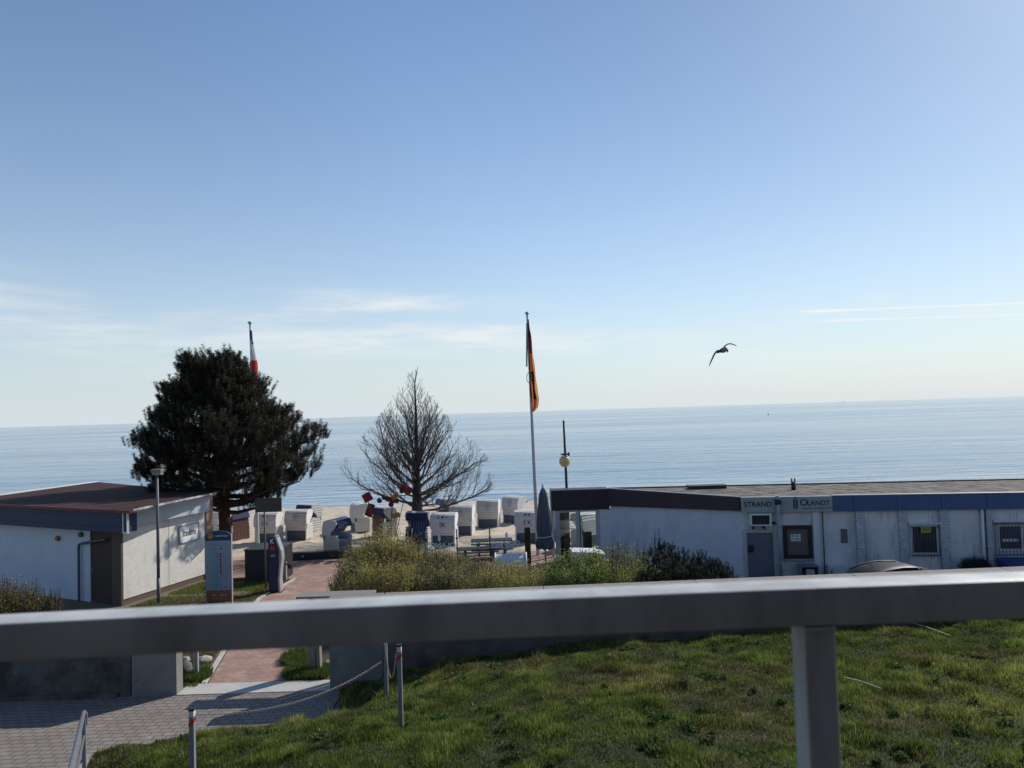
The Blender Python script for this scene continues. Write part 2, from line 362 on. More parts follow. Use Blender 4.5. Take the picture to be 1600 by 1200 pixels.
def sand():
    x = np.arange(-34, 40, .16); y = np.concatenate([np.arange(33.4, 44, .14), np.arange(44, 57.5, .25)])
    X, Y = np.meshgrid(x, y)
    h = .10*vnoise(X, Y, 1.6, 1) + .075*vnoise(X, Y, .55, 2) + .05*vnoise(X, Y, .28, 3)
    h += .03*np.sin((X*.5+Y*1.0)*7)*vnoise(X, Y, 3, 9)
    h *= 1-.7*sstep(50, 54, Y)
    base = np.interp(Y, [33.4, 33.8, 50, 51.5, 57.5], [-.08, .0, .06, .0, -.62])
    Z = base + h - .06 + .12*np.exp(-((Y-50.6)/1.2)**2)*(.5+vnoise(X, Y, 4, 5))
    nx = len(x); v = np.stack([X.ravel(), Y.ravel(), Z.ravel()], 1)
    i, j = np.meshgrid(np.arange(nx-1), np.arange(len(y)-1)); a = (j*nx+i).ravel()
    f = np.stack([a, a+1, a+nx+1, a+nx], 1)
    m = mat('beach sand', (.62,.52,.40), (.46,.38,.29), .95, 2.0, bump=.012, bscale=14)
    overlay(m, (.20,.165,.12), 3.0, .60, .72, (.5,1.6,1), seed=4)
    o = fast_mesh('sand_beach', v, f, m, smooth=True); tag(o, kind='structure')
sand()
# pavings, sheets a few millimetres above each other
paver = mat('grey pavers', (.285,.245,.215), (.215,.187,.165), .85, 1.3, bump=.002)
add_brick(paver, .26, .17, .012, (.42,.40,.38), 1, .008, var=.14); overlay(paver, (.14,.125,.11), .9, .52, .8); overlay(paver, (.34,.31,.27), 3.0, .62, .72, seed=3)
mb = MB(); mb.prism([(-30, -5), (-4.1, -5), (-4.1, 17.35), (-30, 17.35)], -.3, .0); pav = mb.build('pavement', paver); tag(pav, kind='structure')
redb = mat('red brick paving', (.42,.265,.215), (.33,.20,.165), .85, 1.6, bump=.002)
add_brick(redb, .22, .11, .006, (.55,.50,.46), 1, .005, rot=(0,0,rad(12)), var=.22); overlay(redb, (.46,.38,.32), 1.1, .5, .8)
asph = mat('asphalt', (.075,.075,.08), (.055,.055,.058), .9, 6, bump=.004, bscale=60)
mb = MB()
pA = at(410,935); pB = at(465,905); pC = at(440,912)
mb.prism([(-7.5,17.95), (-5.3,17.95), (-5.9,22), (-6.9,26.8), (-6.6,29), (3.6,29.4), (3.6,33.7), (-17,33.7), (-17,29.9), (-10.5,29.7), (pB.x,pB.y), (pA.x,pA.y), (-8.3,22)], -.2, .012)
tag(mb.build('brick_path', redb), kind='structure')
mb = MB(); mb.box(-60, -30.2, -5, 30, -.2, .004); mb.box(-3.0, 60, 17.7, 26.2, -.3, -.004)
tag(mb.build('car_park', asph), kind='structure')
conc = mat('concrete', (.34,.33,.315), (.24,.235,.23), .9, 3, bump=.003, bscale=40)
conc_l = mat('pale concrete', (.50,.485,.45), (.40,.385,.36), .9, 3, bump=.002, bscale=40)
mb = MB(); mb.prism([(-7.96,17.3), (-4.4,17.3), (-4.4,17.98), (-7.96,17.98)], -.2, .018)
tag(mb.build('gate_threshold', conc_l), kind='structure')
# kerb between red path and grass
kp = [(-7.62,18), (-8.42,22), (pA.x-.12,pA.y), (pB.x-.12,pB.y+.1)]
mb = MB()
for a, b in zip(kp, kp[1:]):
    d = (Vector(b)-Vector(a)).normalized(); n = Vector((-d.y, d.x))*.05
    a = Vector(a); b = Vector(b); mb.prism([(a-n)[:], (b-n)[:], (b+n)[:], (a+n)[:]][::-1], -.1, .035)
tag(mb.build('path_kerb', conc_l), kind='structure')
# ------------------------------------------------------------------ LAWN MOUND
EDGE = [(-4.25,17.6), (-3.80,15.55), (-8.2,14.3), (-7.75,13.0), (-6.3,7.0)]
def seg_d(x, y, a, b):
    ax, ay = a; bx, by = b; t = np.clip(((x-ax)*(bx-ax)+(y-ay)*(by-ay))/((bx-ax)**2+(by-ay)**2), 0, 1)
    return np.hypot(x-ax-t*(bx-ax), y-ay-t*(by-ay))
def lawn_in(x, y):
    poly = EDGE + [(-6.4,4), (40,4), (40,17.6)]; c = np.zeros(np.shape(x), bool)
    for (ax, ay), (bx, by) in zip(poly, poly[1:]+poly[:1]):
        cond = ((ay > y) != (by > y)); c ^= cond & (x < (bx-ax)*(y-ay)/((by-ay)+1e-12)+ax)
    return c
def lawn_h(x, y):
    d = np.minimum.reduce([seg_d(x, y, a, b) for a, b in zip(EDGE, EDGE[1:])])
    h = 1.04*(1-np.exp(-(d/2.5)**1.25)) + .085*(17.5-y)*(1-np.exp(-d/1.5)) + .18*sstep(0, 14, x)
    h += (.12*vnoise(x, y, 1.3, 11) + .08*vnoise(x, y, .45, 12) - .10)*(1-np.exp(-d/.6))
    h -= .20*np.exp(-np.abs(17.4-y)/.8)*sstep(.3, 1.2, d)
    return h + .02
def lawn():
    x = np.arange(-8.6, 40, .14); y = np.arange(4, 17.5, .12); X, Y = np.meshgrid(x, y); ins = lawn_in(X, Y)
    Z = np.where(ins, lawn_h(X, Y), -.25); nx = len(x)
    v = np.stack([X.ravel(), Y.ravel(), Z.ravel()], 1)
    i, j = np.meshgrid(np.arange(nx-1), np.arange(len(y)-1)); a = (j*nx+i).ravel()
    I = ins.ravel(); k = I[a] | I[a+1] | I[a+nx] | I[a+nx+1]; a = a[k]
    m = mat('lawn soil', (.050,.048,.022), (.030,.034,.012), .95, 3, bump=.02, bscale=20)
    tag(fast_mesh('lawn_mound', v, np.stack([a, a+1, a+nx+1, a+nx], 1), m, smooth=True), kind='structure')
lawn()
gm = leafmat('grass blades', .44, .45)
def blades(name, P, H, Wd, C, lean=.5, label=None, up=.35, rs=1):
    r = np.random.RandomState(rs); n = len(P); a = r.rand(n)*2*np.pi; l = r.rand(n)*lean
    dx, dy = np.cos(a)*l*H, np.sin(a)*l*H; b = r.rand(n)*2*np.pi; wx, wy = np.cos(b)*Wd/2, np.sin(b)*Wd/2
    zz = np.sqrt(np.maximum(1-l*l, .15))*H
    V = np.zeros((n, 5, 3)); V[:, :, :] = P[:, None, :]
    V[:, 0, 0] -= wx; V[:, 0, 1] -= wy; V[:, 1, 0] += wx; V[:, 1, 1] += wy; V[:, :2, 2] -= .01
    V[:, 2, 0] += wx*.8+dx*.35; V[:, 2, 1] += wy*.8+dy*.35; V[:, 2, 2] += zz*.6
    V[:, 3, 0] += -wx*.8+dx*.35; V[:, 3, 1] += -wy*.8+dy*.35; V[:, 3, 2] += zz*.6
    V[:, 4, 0] += dx; V[:, 4, 1] += dy; V[:, 4, 2] += zz
    i = np.arange(n)*5
    f = np.concatenate([np.stack([i, i+1, i+2], 1), np.stack([i, i+2, i+3], 1), np.stack([i+3, i+2, i+4], 1)])
    return fast_mesh(name, V.reshape(-1, 3), f, gm, col=np.repeat(C, 5, axis=0))
def grass():
    r = np.random.RandomState(3); n = 900000
    # more blades where they show larger; covers a margin outside the frame too
    y = 7.5 + 10*r.rand(n)**.9; x = -8.4 + (21+8.4)*r.rand(n)
    k = lawn_in(x, y) & (np.abs(x) < y*.82+1.0); x, y = x[k], y[k]
    d = np.minimum.reduce([seg_d(x, y, a, b) for a, b in zip(EDGE, EDGE[1:])])
    clump = vnoise(x, y, .42, 21); fine = vnoise(x, y, .17, 22); big = vnoise(x, y, 2.2, 23)
    keep = r.rand(len(x)) < (.46 + .7*sstep(.25, .58, clump*.5+fine*.5))*np.where(d < .12, .4, 1); x, y, clump, fine, big = (q[keep] for q in (x, y, clump, fine, big))
    n = len(x); P = np.stack([x, y, lawn_h(x, y)], 1)
    H = (.03+.105*sstep(.35, .9, clump)*(.3+fine)+.03*r.rand(n))*(.8+.5*r.rand(n)); H *= np.where(r.rand(n) < .01, 1.9, 1)
    Wd = .007+.006*r.rand(n)
    g1 = np.array([.185,.235,.050]); g2 = np.array([.062,.092,.025]); g3 = np.array([.31,.31,.09]); br = np.array([.22,.17,.09])
    t = np.clip(clump+.4*(r.rand(n)-.5), 0, 1)[:, None]; C = g2*(1-t)+g1*t
    u = sstep(.45, .8, big)[:, None]*.6; C = C*(1-u)+g3*u
    dry = (vnoise(x, y, .5, 31)*.6+vnoise(x, y, 1.7, 32)*.4 > .66) & (r.rand(n) < .45) | (r.rand(n) < .05); C[dry] = br*(.6+.7*r.rand(dry.sum()))[:, None]
    C *= (.45+1.0*r.rand(n))[:, None]*(.50+.95*vnoise(x, y, .26, 77))[:, None]
    o = blades('grass', P, H, Wd, C, .75); tag(o, 'uneven green grass with brown patches covering the mound in front of the wall', 'grass', kind='stuff')
grass()
def leaves(P, size, C, seed, aspect=.55, tri=False, upbias=0.0):
    r = np.random.RandomState(seed); n = len(P); d = r.normal(size=(n, 3)); d[:, 2] += upbias; d /= np.linalg.norm(d, axis=1)[:, None]
    e = r.normal(size=(n, 3)); e -= d*(e*d).sum(1)[:, None]; e /= np.linalg.norm(e, axis=1)[:, None]
    L = (size*(.6+.8*r.rand(n)))[:, None]; w = L*aspect
    V = np.stack([P, P+d*L*.5+e*w*.5, P+d*L, P+d*L*.5-e*w*.5], 1).reshape(-1, 3)
    i = np.arange(n)*4
    return V, np.stack([i, i+1, i+2, i+3], 1), np.repeat(C, 4, axis=0)
weedm = leafmat('weed leaves', .35, .65)
def weeds():
    r = np.random.RandomState(5); Ps = []; Cs = []; D_ = []
    for k in range(430):
        y = 8.5+8.6*r.rand(); x = -7.5+21*r.rand()
        if vnoise(x, y, 1.1, 41) < .45 or not lawn_in(np.array(x), np.array(y)) or abs(x) > y*.8: continue
        R = .04+.15*r.rand()**2; n = int(60+500*R)
        a = r.rand(n)*6.283; q = R*np.sqrt(r.rand(n)); px = x+q*np.cos(a); py = y+q*np.sin(a)
        Ps.append(np.stack([px, py, lawn_h(px, py)+.03+.07*r.rand(n)*(1-q/R)], 1)); Cs.append(np.array([.075,.115,.032])*(.6+.9*r.rand(n))[:, None]*(.8+.6*r.rand()))
    for k in range(26):
        y = 9+8*r.rand(); x = -6+17*r.rand()
        if k % 2 or not lawn_in(np.array(x), np.array(y)): continue
        px = x+.016*r.normal(size=14); py = y+.016*r.normal(size=14); D_.append(np.stack([px, py, lawn_h(px, py)+.09], 1))
    P = np.concatenate(Ps); C = np.concatenate(Cs); V, f, c = leaves(P, .055, C, 6, .55, upbias=.4)
    P2 = np.concatenate(D_); V2, f2, c2 = leaves(P2, .020, np.tile(np.array([.62,.50,.06]), (len(P2), 1)), 9, .6); f = np.concatenate([f, f2+len(V)]); V = np.concatenate([V, V2]); c = np.concatenate([c, c2])
    tag(fast_mesh('lawn_weeds', V, f, weedm, col=c), 'low broad leaved weeds growing in dark rosettes among the lawn grass', 'weeds', kind='stuff')
weeds()
def grass_far():
    r = np.random.RandomState(8); n = 150000; x = -17+10*r.rand(n); y = 17.8+12*r.rand(n)
    edge = np.interp(y, [17.9, 22, 26, 29, 30], [-7.65, -8.5, pA.x-.15, pB.x-.15, -9.5]); w = np.interp(y, [17.9, 25.4, 29.6], [-25, -13.3, -12.2])
    k = (x < edge-.05) & (x > w) & (y < 29.55); k &= (vnoise(x, y, 1.0, 51) > .22) | (r.rand(n) < .15); x, y = x[k], y[k]; n = len(x)
    C = np.array([.15,.19,.05])*(.6+.8*r.rand(n))[:, None]; dry = vnoise(x, y, .9, 52) > .6; C[dry] = np.array([.2,.16,.08])*(.6+.6*r.rand(dry.sum()))[:, None]
    tag(blades('verge_grass', np.stack([x, y, np.full(n, .02)], 1), .04+.06*r.rand(n), .012+.01*r.rand(n), C, .8, rs=4), 'short patchy grass between the left pavilion and the red brick path', 'grass', kind='stuff')
    soil = mat('verge soil', (.10,.10,.045), (.19,.15,.10), .95, 1.5, bump=.01); mb = MB()
    mb.prism([(-30,17.6), (-7.68,17.6), (-8.5,22), (pA.x-.17,pA.y), (pB.x-.17,pB.y+.1), (-10.5,29.6), (-30,29.6)], -.2, .016); tag(mb.build('verge', soil), kind='structure')
    mb = MB(); mb.prism([(-5.28,17.98), (-3,17.98), (-3,19), (9,20), (9,24.6), (3.6,29.2), (-6.5,28.9), (-6.85,26.8), (-5.88,22)], -.2, .020)
    tag(mb.build('planting_bed', mat('bed soil', (.07,.055,.035), (.045,.036,.022), .95, 5, bump=.02)), kind='structure')
grass_far()
# ------------------------------------------------------------------ FLOOD WALL
def flood_wall():
    st = mat('stained concrete', (.135,.128,.12), (.08,.077,.074), .92, 2.0, bump=.004, bscale=30)
    overlay(st, (.045,.042,.04), 1.4, .44, .62); overlay(st, (.10,.065,.05), .9, .58, .75, seed=3)
    cl = mat('light cast concrete', (.24,.23,.22), (.165,.16,.155), .9, 1.6, bump=.003, bscale=30)
    overlay(cl, (.12,.115,.11), 5, .62, .68, seed=2)
    rd = mat('reddish stained concrete', (.17,.13,.12), (.11,.09,.085), .92, 2, bump=.004); overlay(rd, (.07,.05,.05), 1.2, .5, .7)
    cap = mat('weathered wall coping', (.30,.26,.235), (.19,.165,.15), .92, 9, bump=.004, bscale=60)
    X1 = at(207,1087).x; r = thing('flood_wall', (-18,17.5,0), 'stained concrete flood wall left of the gate opening with a paler end section', 'wall')
    a = MB(); a.box(-60, X1-.012, 17.34, 17.66, -.2, 1.88); a.box(-60, X1-.3, 17.24, 17.338, -.2, .10); a.build('wall_panel', st, r, bevel=.015)
    a = MB(); a.box(X1+.012, -7.96, 17.32, 17.66, -.2, 1.90); a.build('end_panel', cl, r, bevel=.015)
    X2 = at(597,1048,.45).x
    r = thing('flood_wall', (0,17.5,0), 'long concrete flood wall right of the gate opening, running on behind the lawn', 'wall')
    a = MB(); a.box(-4.42, X2, 17.32, 17.72, -.2, 2.11); a.build('end_panel', cl, r, bevel=.015)
    zc = lambda x: 2.10+.0105*(x-4.5)
    a = MB(); a.box(X2+.02, 45, 17.40, 17.68, -.2, 2.0, T=lambda v: Vector((v.x, v.y, zc(v.x) if v.z > 1 else v.z)))
    a.build('wall_panel', rd, r)
    xs = [X2+.02, 0.6, 4.2, at(1327,897,2.17).x, 11.5, 15.2, 19, 45]
    for p, q in zip(xs, xs[1:]):
        a = MB(); a.box(p, q-.015, 17.34, 17.80, .002, .07, T=lambda v: Vector((v.x, v.y, zc(v.x)+v.z))); a.build('coping', cap, r, bevel=.006)
flood_wall()
# ------------------------------------------------------------------ plane frames for facades
class Frame:
    def __init__(s, a, b):
        s.o = Vector((a[0], a[1], 0)); d = Vector((b[0]-a[0], b[1]-a[1], 0)); s.L = d.length; s.d = d.normalized()
        s.n = Vector((s.d.y, -s.d.x, 0))
        if s.n.dot(-s.o) < 0: s.n = -s.n
    def pix(s, px, py):
        r = ray(px, py); c = Vector((0, 0, CAMZ)); t = (s.o-c).dot(s.n)/r.dot(s.n); p = c + r*t
        return (p-s.o).dot(s.d), p.z
    def T(s, v): return s.o + s.d*v[0] + s.n*v[1] + Vector((0, 0, v[2]))      # (along, outward, up)
    def rect(s, mb, a0, a1, z0, z1, n0, n1): return mb.box(a0, a1, n0, n1, z0, z1, T=s.T)
    def prect(s, mb, x0, y0, x1, y1, n0, n1):
        a0, z1 = s.pix(x0, y0); a1, z0 = s.pix(x1, y1); return s.rect(mb, a0, a1, z0, z1, n0, n1)
# ------------------------------------------------------------------ LEFT PAVILION
def left_pavilion():
    ZE = 3.42
    P1, P2, P4 = at(205,797,ZE), at(0,787,ZE), at(152,753,ZE); P5 = at(337,770,ZE); P3 = at(0,774,ZE)
    Wc, We = at(190,948), at(322,905)
    # front eave extended left until it meets the back-left roof edge
    d1 = (P2-P1).normalized(); d2 = (P3-P4).normalized(); den = d1.x*d2.y-d1.y*d2.x
    t = ((P4.x-P1.x)*d2.y-(P4.y-P1.y)*d2.x)/den; PL = P1+d1*t
    root = thing('beach_pavilion', (-17, 29, 0), 'white left pavilion with brown corrugated roof, blue fascia and a sunlit side wall', 'building')
    fr = Frame(Wc, Wc+(P2-P1)); fr = Frame(Wc+(P2-P1).normalized()*12, Wc)    # left to right
    sd_ = Frame(Wc, We)
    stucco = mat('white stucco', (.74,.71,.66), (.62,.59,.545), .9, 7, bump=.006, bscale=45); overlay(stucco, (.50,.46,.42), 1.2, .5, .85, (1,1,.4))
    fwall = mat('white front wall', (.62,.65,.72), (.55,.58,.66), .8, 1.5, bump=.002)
    roofm = mat('brown roof sheets', (.085,.048,.045), (.062,.036,.034), .85, 1.2, bump=.001, spec=.12)
    ang = math.atan2(d1.y, d1.x); add_wave(roofm, 1.0, .05, 'Y', 'SIN', rot=(0, 0, -ang), dark=.6); overlay(roofm, (.30,.24,.22), 6, .70, .74)
    back = [We+(We-Wc).normalized()*.02, P4+(P5-P4).normalized()*.5, PL+(P4-PL).normalized()*.5+d1*-.7]
    # walls
    nf = fr.n; FL = Wc+d1*10.2
    mb = MB(); ww = .25
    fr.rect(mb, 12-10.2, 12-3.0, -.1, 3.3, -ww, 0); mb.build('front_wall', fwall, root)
    # brown recess (door) and pillar between the white wall and the side wall
    s0 = fr.pix(141,900)[0]; s1 = fr.pix(175,900)[0]
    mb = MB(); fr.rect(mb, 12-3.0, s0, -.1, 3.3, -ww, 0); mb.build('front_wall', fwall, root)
    bd = mat('dark brown door', (.06,.035,.028), (.045,.026,.02), .6, 3, bump=.001)
    mb = MB(); fr.rect(mb, s0, s1, -.1, 3.2, -.2, -.04); dr = mb.build('door', bd, root)
    mb = MB(); a0 = s0+.12; mb.cyl(fr.T((a0,-.02,1.0)), fr.T((a0,-.02,1.18)), .012); mb.build('handle', steel, dr)
    
    pb = mat('brown aggregate panel', (.17,.125,.105), (.085,.06,.05), .95, 40, bump=.006, bscale=90)
    mb = MB(); fr.rect(mb, s1, 12-.002, -.1, 3.3, -.06, .004); mb.build('corner_pillar', pb, root)
    # side wall
    mb = MB(); n2 = sd_; jx = sd_.pix(264,880)[0]
    sd_.rect(mb, .09, jx-.012, .22, 3.38, -.14, 0); mb.build('side_wall', stucco, root)
    mb = MB(); sd_.rect(mb, jx+.012, sd_.L, .22, 3.38, -.25, 0); mb.build('side_wall', stucco, root)
    mb = MB(); sd_.rect(mb, .10, sd_.L, -.1, .22, -.13, -.03); mb.build('plinth', pb, root)
    mb = MB(); sd_.rect(mb, sd_.L+.01, sd_.L+.40, -.1, 3.3, -.6, .05); mb.build('rear_pillar', mat('light brown panel', (.33,.22,.16), (.26,.17,.125), .9, 10), root)
    # grey-white band along the top of the side wall
    band = mat('pale grey fascia band', (.50,.54,.58), (.42,.46,.50), .6, 4)
    mb = MB(); z0a = sd_.pix(207,836)[1]; z0b = sd_.pix(320,797)[1]
    sd_.rect(mb, .06, sd_.L-.02, 2.72, 3.31, .004, .24); mb.build('side_fascia', band, root)
    # back walls
    mb = MB()
    bw = [We+Vector((-.3,.05,0)), Vector((P4.x+.7, P4.y-.9, 0)), Vector((PL.x+.9, PL.y+.5, 0)), fr.T((12-10.2, -.3, 0))]
    for a, b in zip(bw, bw[1:]):
        f = Frame(a, b); f.rect(mb, 0, f.L, -.1, 3.3, -.1, .1)
    mb.build('rear_wall', fwall, root)
    # roof
    mb = MB(); mb.prism([P1[:2], P5[:2], P4[:2], PL[:2]], ZE-.05, ZE); mb.build('roof', roofm, root)
    mb = MB()
    e = Frame(PL, P1); e.rect(mb, 0, e.L+.05, ZE-.10, ZE-.002, -.02, .10); mb.build('gutter', mat('dark red gutter', (.16,.035,.035), (.11,.025,.025), .5, 5), root)
    mb = MB(); e2 = Frame(P4, PL)
    e2.rect(mb, 0, e2.L, ZE+.002, ZE+.05, -.06, .06); e3 = Frame(P1, P5); 
    mb.build('roof_edge_trim', white_trim, root)
    mb = MB(); e3.rect(mb, .05, e3.L, ZE-.04, ZE+.025, .005, .05); mb.build('side_roof_trim', mat('weathered trim', (.52,.52,.52), (.22,.22,.23), .7, 3, contrast=2), root)
    mb = MB(); e3.rect(mb, .05, e3.L, ZE-.10, ZE-.052, -.5, .0); mb.build('side_soffit', grey, root)
    # blue fascia box over the front
    bf = mat('blue fascia boards', (.028,.050,.115), (.022,.038,.09), .55, 2); add_wave(bf, .9, .01, 'Z', 'SAW', dark=.55)
    fe = e.L-e.pix(188,810)[0]
    mb = MB(); zb = e.pix(100,839)[1]; zb = 2.62
    mb.prism([e.T((0,-.04,0))[:2], e.T((e.L-fe,-.04,0))[:2], e.T((e.L-fe,-.62,0))[:2], e.T((0,-.62,0))[:2]], zb, ZE-.11); mb.build('front_fascia', bf, root)
    # glazed corner under the eave
    mb = MB(); a0 = e.L-fe+.02; a1 = e.L-.28
    gp = mb; e.rect(gp, a0, a1, zb+.05, ZE-.15, -.10, -.085); g_ = gp.build('corner_pane', glass_d, root)
    mb = MB()
    for q in (a0, a1-.05): e.rect(mb, q, q+.05, zb, ZE-.1, -.12, -.05)
    e.rect(mb, a0+.051, a1-.051, zb, zb+.05, -.12, -.05); mb.build('corner_frame', white_trim, root)
    # downpipe with its elbow
    da, dz = fr.pix(127,848); db = fr.pix(155,842)
    mb = MB(); mb.tube([fr.T((db[0]+.5,.1,db[1]+.02)), fr.T((da+.15,.1,dz)), fr.T((da+.02,.1,dz-.04)), fr.T((da,.1,dz-.2)), fr.T((da,.1,0))], .045, 10)
    for z in (.9, 1.9): mb.cyl(fr.T((da,.1,z)), fr.T((da,.1,z+.04)), .058)
    mb.build('downpipe', mat('blue grey pipe', (.09,.11,.15), (.07,.085,.12), .5, 4), root)
    for (x, y, m, nm) in ((92,841,mat('amber lens', (.40,.14,.04), (.3,.1,.03), .3, 8),'alarm_lamp'), (128,835,mat('green lens', (.03,.14,.08), (.02,.1,.06), .3, 8),'alarm_lamp')):
        a, z = fr.pix(x, y); mb = MB(); mb.cyl(fr.T((a,.0,z)), fr.T((a,.10,z)), .10, .085, 16); mb.build(nm, m, root)
    # sign on the side wall
    sgn = thing('wall_sign', sd_.T((sd_.pix(294,833)[0], .02, 2.1)), 'white wall sign lettered in black on the sunlit side wall of the left pavilion', 'sign')
    a0, za = sd_.pix(279.5,823.5); a1, _ = sd_.pix(309,820); zb_ = sd_.pix(279.5,849)[1]
    mb = MB(); sd_.rect(mb, a0, a1, zb_, za, .004, .035); mb.build('board', mat('white sign board', (.80,.80,.79), (.74,.74,.73), .5, 4), sgn)
    mb = MB()
    for u0, u1, w0, w1 in ((a0-.03,a1+.03,za+.001,za+.03), (a0-.03,a1+.03,zb_-.03,zb_-.001), (a0-.03,a0-.001,zb_,za), (a1+.001,a1+.03,zb_,za)): sd_.rect(mb, u0, u1, w0, w1, .003, .05)
    mb.build('frame', grey, sgn)
    mb = MB(); mb.text('Strandkörbe', sd_.T(((a0+a1)/2, .0355, (za+zb_)/2+.02)), sd_.d, (0,0,1), .36, sx=(a1-a0)/2.5, bold=.012, depth=.003); mb.build('lettering', letter, sgn)
left_pavilion()
# ------------------------------------------------------------------ RIGHT BUILDING
def right_building():
    ZT = 2.96
    A = at(1157,777,ZT); E0 = at(1598,770,ZT); B = at(951,763.6,ZT); d = (E0-A).normalized()
    fr = Frame(A, A+d*30)
    root = thing('beach_cafe', A[:2]+(0,), 'long low white painted building on the right with blue fascia and a flat mossy roof', 'building')
    wp = mat('white painted render', (.74,.73,.72), (.61,.60,.60), .8, 1.1, bump=.003, bscale=30)
    overlay(wp, (.26,.26,.27), .8, .50, .78, (1,1,.35)); overlay(wp, (.36,.36,.37), 4.5, .56, .70, (1,1,.16), seed=5)
    sid = mat('white horizontal siding', (.62,.66,.74), (.55,.59,.68), .6, 1.5); add_wave(sid, .5*5.2, .008, 'Z', 'SAW', dark=.86); overlay(sid, (.42,.44,.48), 1.2, .5, .8, (1,1,.4))
    bpm = mat('white painted brick', (.64,.66,.70), (.50,.52,.56), .85, 4, bump=.003)
    # brick bond on the vertical pilasters (object X along, Z up)
    add_brick(bpm, .26, .09, .008, (.62,.62,.64), 1, .010, rot=(math.pi/2, 0, 0), var=.12); overlay(bpm, (.22,.22,.24), 2.2, .52, .66, (1,1,1.5))
    bluef = mat('blue fascia panels', (.062,.115,.245), (.05,.095,.205), .5, 1.5)
    roofm = mat('mossy bitumen roof', (.11,.09,.075), (.20,.175,.145), .95, 2.2, detail=9, bump=.03, bscale=14); overlay(roofm, (.045,.04,.035), 1.6, .46, .60, (1,1.6,1)); overlay(roofm, (.30,.27,.21), 4.5, .57, .66, seed=7)
    darkf = mat('dark aubergine fascia', (.040,.026,.040), (.030,.020,.030), .5, 3); LEN = 24
    # roof slab: facade line to the sea-side edge
    R0 = at(1598,748.6,ZT); Rb = at(951,762.2,ZT); dirb = (R0-Rb).normalized(); far = Rb+dirb*30; nf = A+d*LEN
    R1 = at(862,764.5,ZT)
    mb = MB(); mb.prism([A[:2], nf[:2], (nf+Vector((1.2,4.2,0)))[:2], far[:2], R0[:2], Rb[:2], B[:2]], ZT-.14, ZT-.012)
    mb.build('roof', roofm, root)
    # pale seams of the roofing sheets
    mb = MB(); seam = mat('roof seam', (.42,.39,.34), (.24,.22,.19), .95, 9)
    for q in range(1, 16):
        s = q*1.45; a = fr.T((s, -.1, 0)); b = a+Vector((-1.0, 3.75, 0)); b2 = Rb+dirb*((b-Rb).dot(dirb)); b2.z = 0; 
        a2 = a+(b2-a)*.98; w = Vector((.035, 0, 0)); z = Vector((0, 0, ZT-.008))
        mb.quad(a-w+z, a+w+z, a2+w+z, a2-w+z)
    mb.build('roof_seams', seam, root)
    mb = MB(); f2 = Frame(B, far); f2.rect(mb, 0, f2.L, ZT-.05, ZT+.035, -.12, -.02); mb.build('rear_edge_trim', dark, root)
    # walls
    mb = MB(); fr.rect(mb, .0, LEN, -.2, ZT-.15, -.30, -.10); mb.build('front_wall', wp, root)
    wl = Frame(B, A)
    mb = MB(); wl.rect(mb, 0, wl.L-.06, -.2, ZT-.15, -.3, -.08); mb.build('side_wall', sid, root)
    mb = MB(); rr = Frame(Rb+Vector((.3,0,0)), far); rr.rect(mb, 0, rr.L, -.2, ZT-.15, -.45, -.3); mb.build('rear_wall', wp, root)
    # fascias
    zA = wl.pix(1155,798)[1]; zB = wl.pix(951,790.5)[1]
    T = wl.T; L = wl.L
    def wedge(mb, s0, s1, za, zb, n0, n1):
        v = [(s0,n0,za),(s1,n0,zb),(s1,n1,zb),(s0,n1,za),(s0,n0,ZT),(s1,n0,ZT),(s1,n1,ZT),(s0,n1,ZT)]
        mb.add([T(p) for p in v], [(0,3,2,1),(4,5,6,7),(0,1,5,4),(1,2,6,5),(2,3,7,6),(3,0,4,7)])
    mb = MB(); wedge(mb, 0, L-.03, zB, zA, -.08, .06); mb.build('dark_fascia', darkf, root)
    mb = MB(); wl.rect(mb, 0, L-.03, ZT+.002, ZT+.03, -.08, .075); mb.build('fascia_cap', grey, root)
    zf = fr.pix(1400,797.5)[1]; s_sign0 = 0.0; s_mid = fr.pix(1217,790)[0]; s_blue = fr.pix(1300,790)[0]
    # blue fascia panels
    cuts = [s_blue+.004, fr.pix(1333,790)[0], fr.pix(1402,790)[0], fr.pix(1470,790)[0], fr.pix(1541,790)[0], 13.6, 15.2, 16.8, 18.4, 20, 22, LEN]
    for a, b in zip(cuts, cuts[1:]):
        mb = MB(); fr.rect(mb, a, b-.012, zf, ZT, -.12, .05); mb.build('blue_fascia', bluef, root)
    mb = MB(); fr.rect(mb, s_blue, LEN, ZT+.002, ZT+.03, -.12, .07); mb.build('fascia_cap', steel, root)
    # soffit strip
    mb = MB(); fr.rect(mb, .02, LEN, zf+.02, zf+.06, -.098, -.122+.12); mb.build('soffit', grey, root)
    # pilasters
    for x0, x1 in ((1340,1352), (1407,1420), (1471,1486), (1540,1553), (1630,1644), (1720,1734)):
        a0 = fr.pix(x0,850)[0]; a1 = fr.pix(x1,850)[0]
        mb = MB(); mb.box(0, a1-a0, -.0, .07, -.1, zf-.01); o = mb.build('pilaster', bpm, root, local=True)
        p = fr.T((a0, -.098+.07, 0)); o.location = p-OFF[root.name]; o.rotation_euler = (0, 0, math.atan2(d.y, d.x))
    # smooth pilaster with its joint
    a0 = fr.pix(1272,850)[0]; a1 = fr.pix(1283,850)[0]; mb = MB(); fr.rect(mb, a0, a1, -.1, zf, -.098, -.03); mb.build('pilaster', white, root)
    # thin cable downpipes
    for x, w, m in ((1287,.02,dark), (1537,.045,white_trim), (1542,.018,dark), (1470,.018,grey)):
        a0 = fr.pix(x,850)[0]; mb = MB(); mb.cyl(fr.T((a0,-.0,-.1)), fr.T((a0,-.0,zf)), w); mb.build('wall_pipe', m, root)
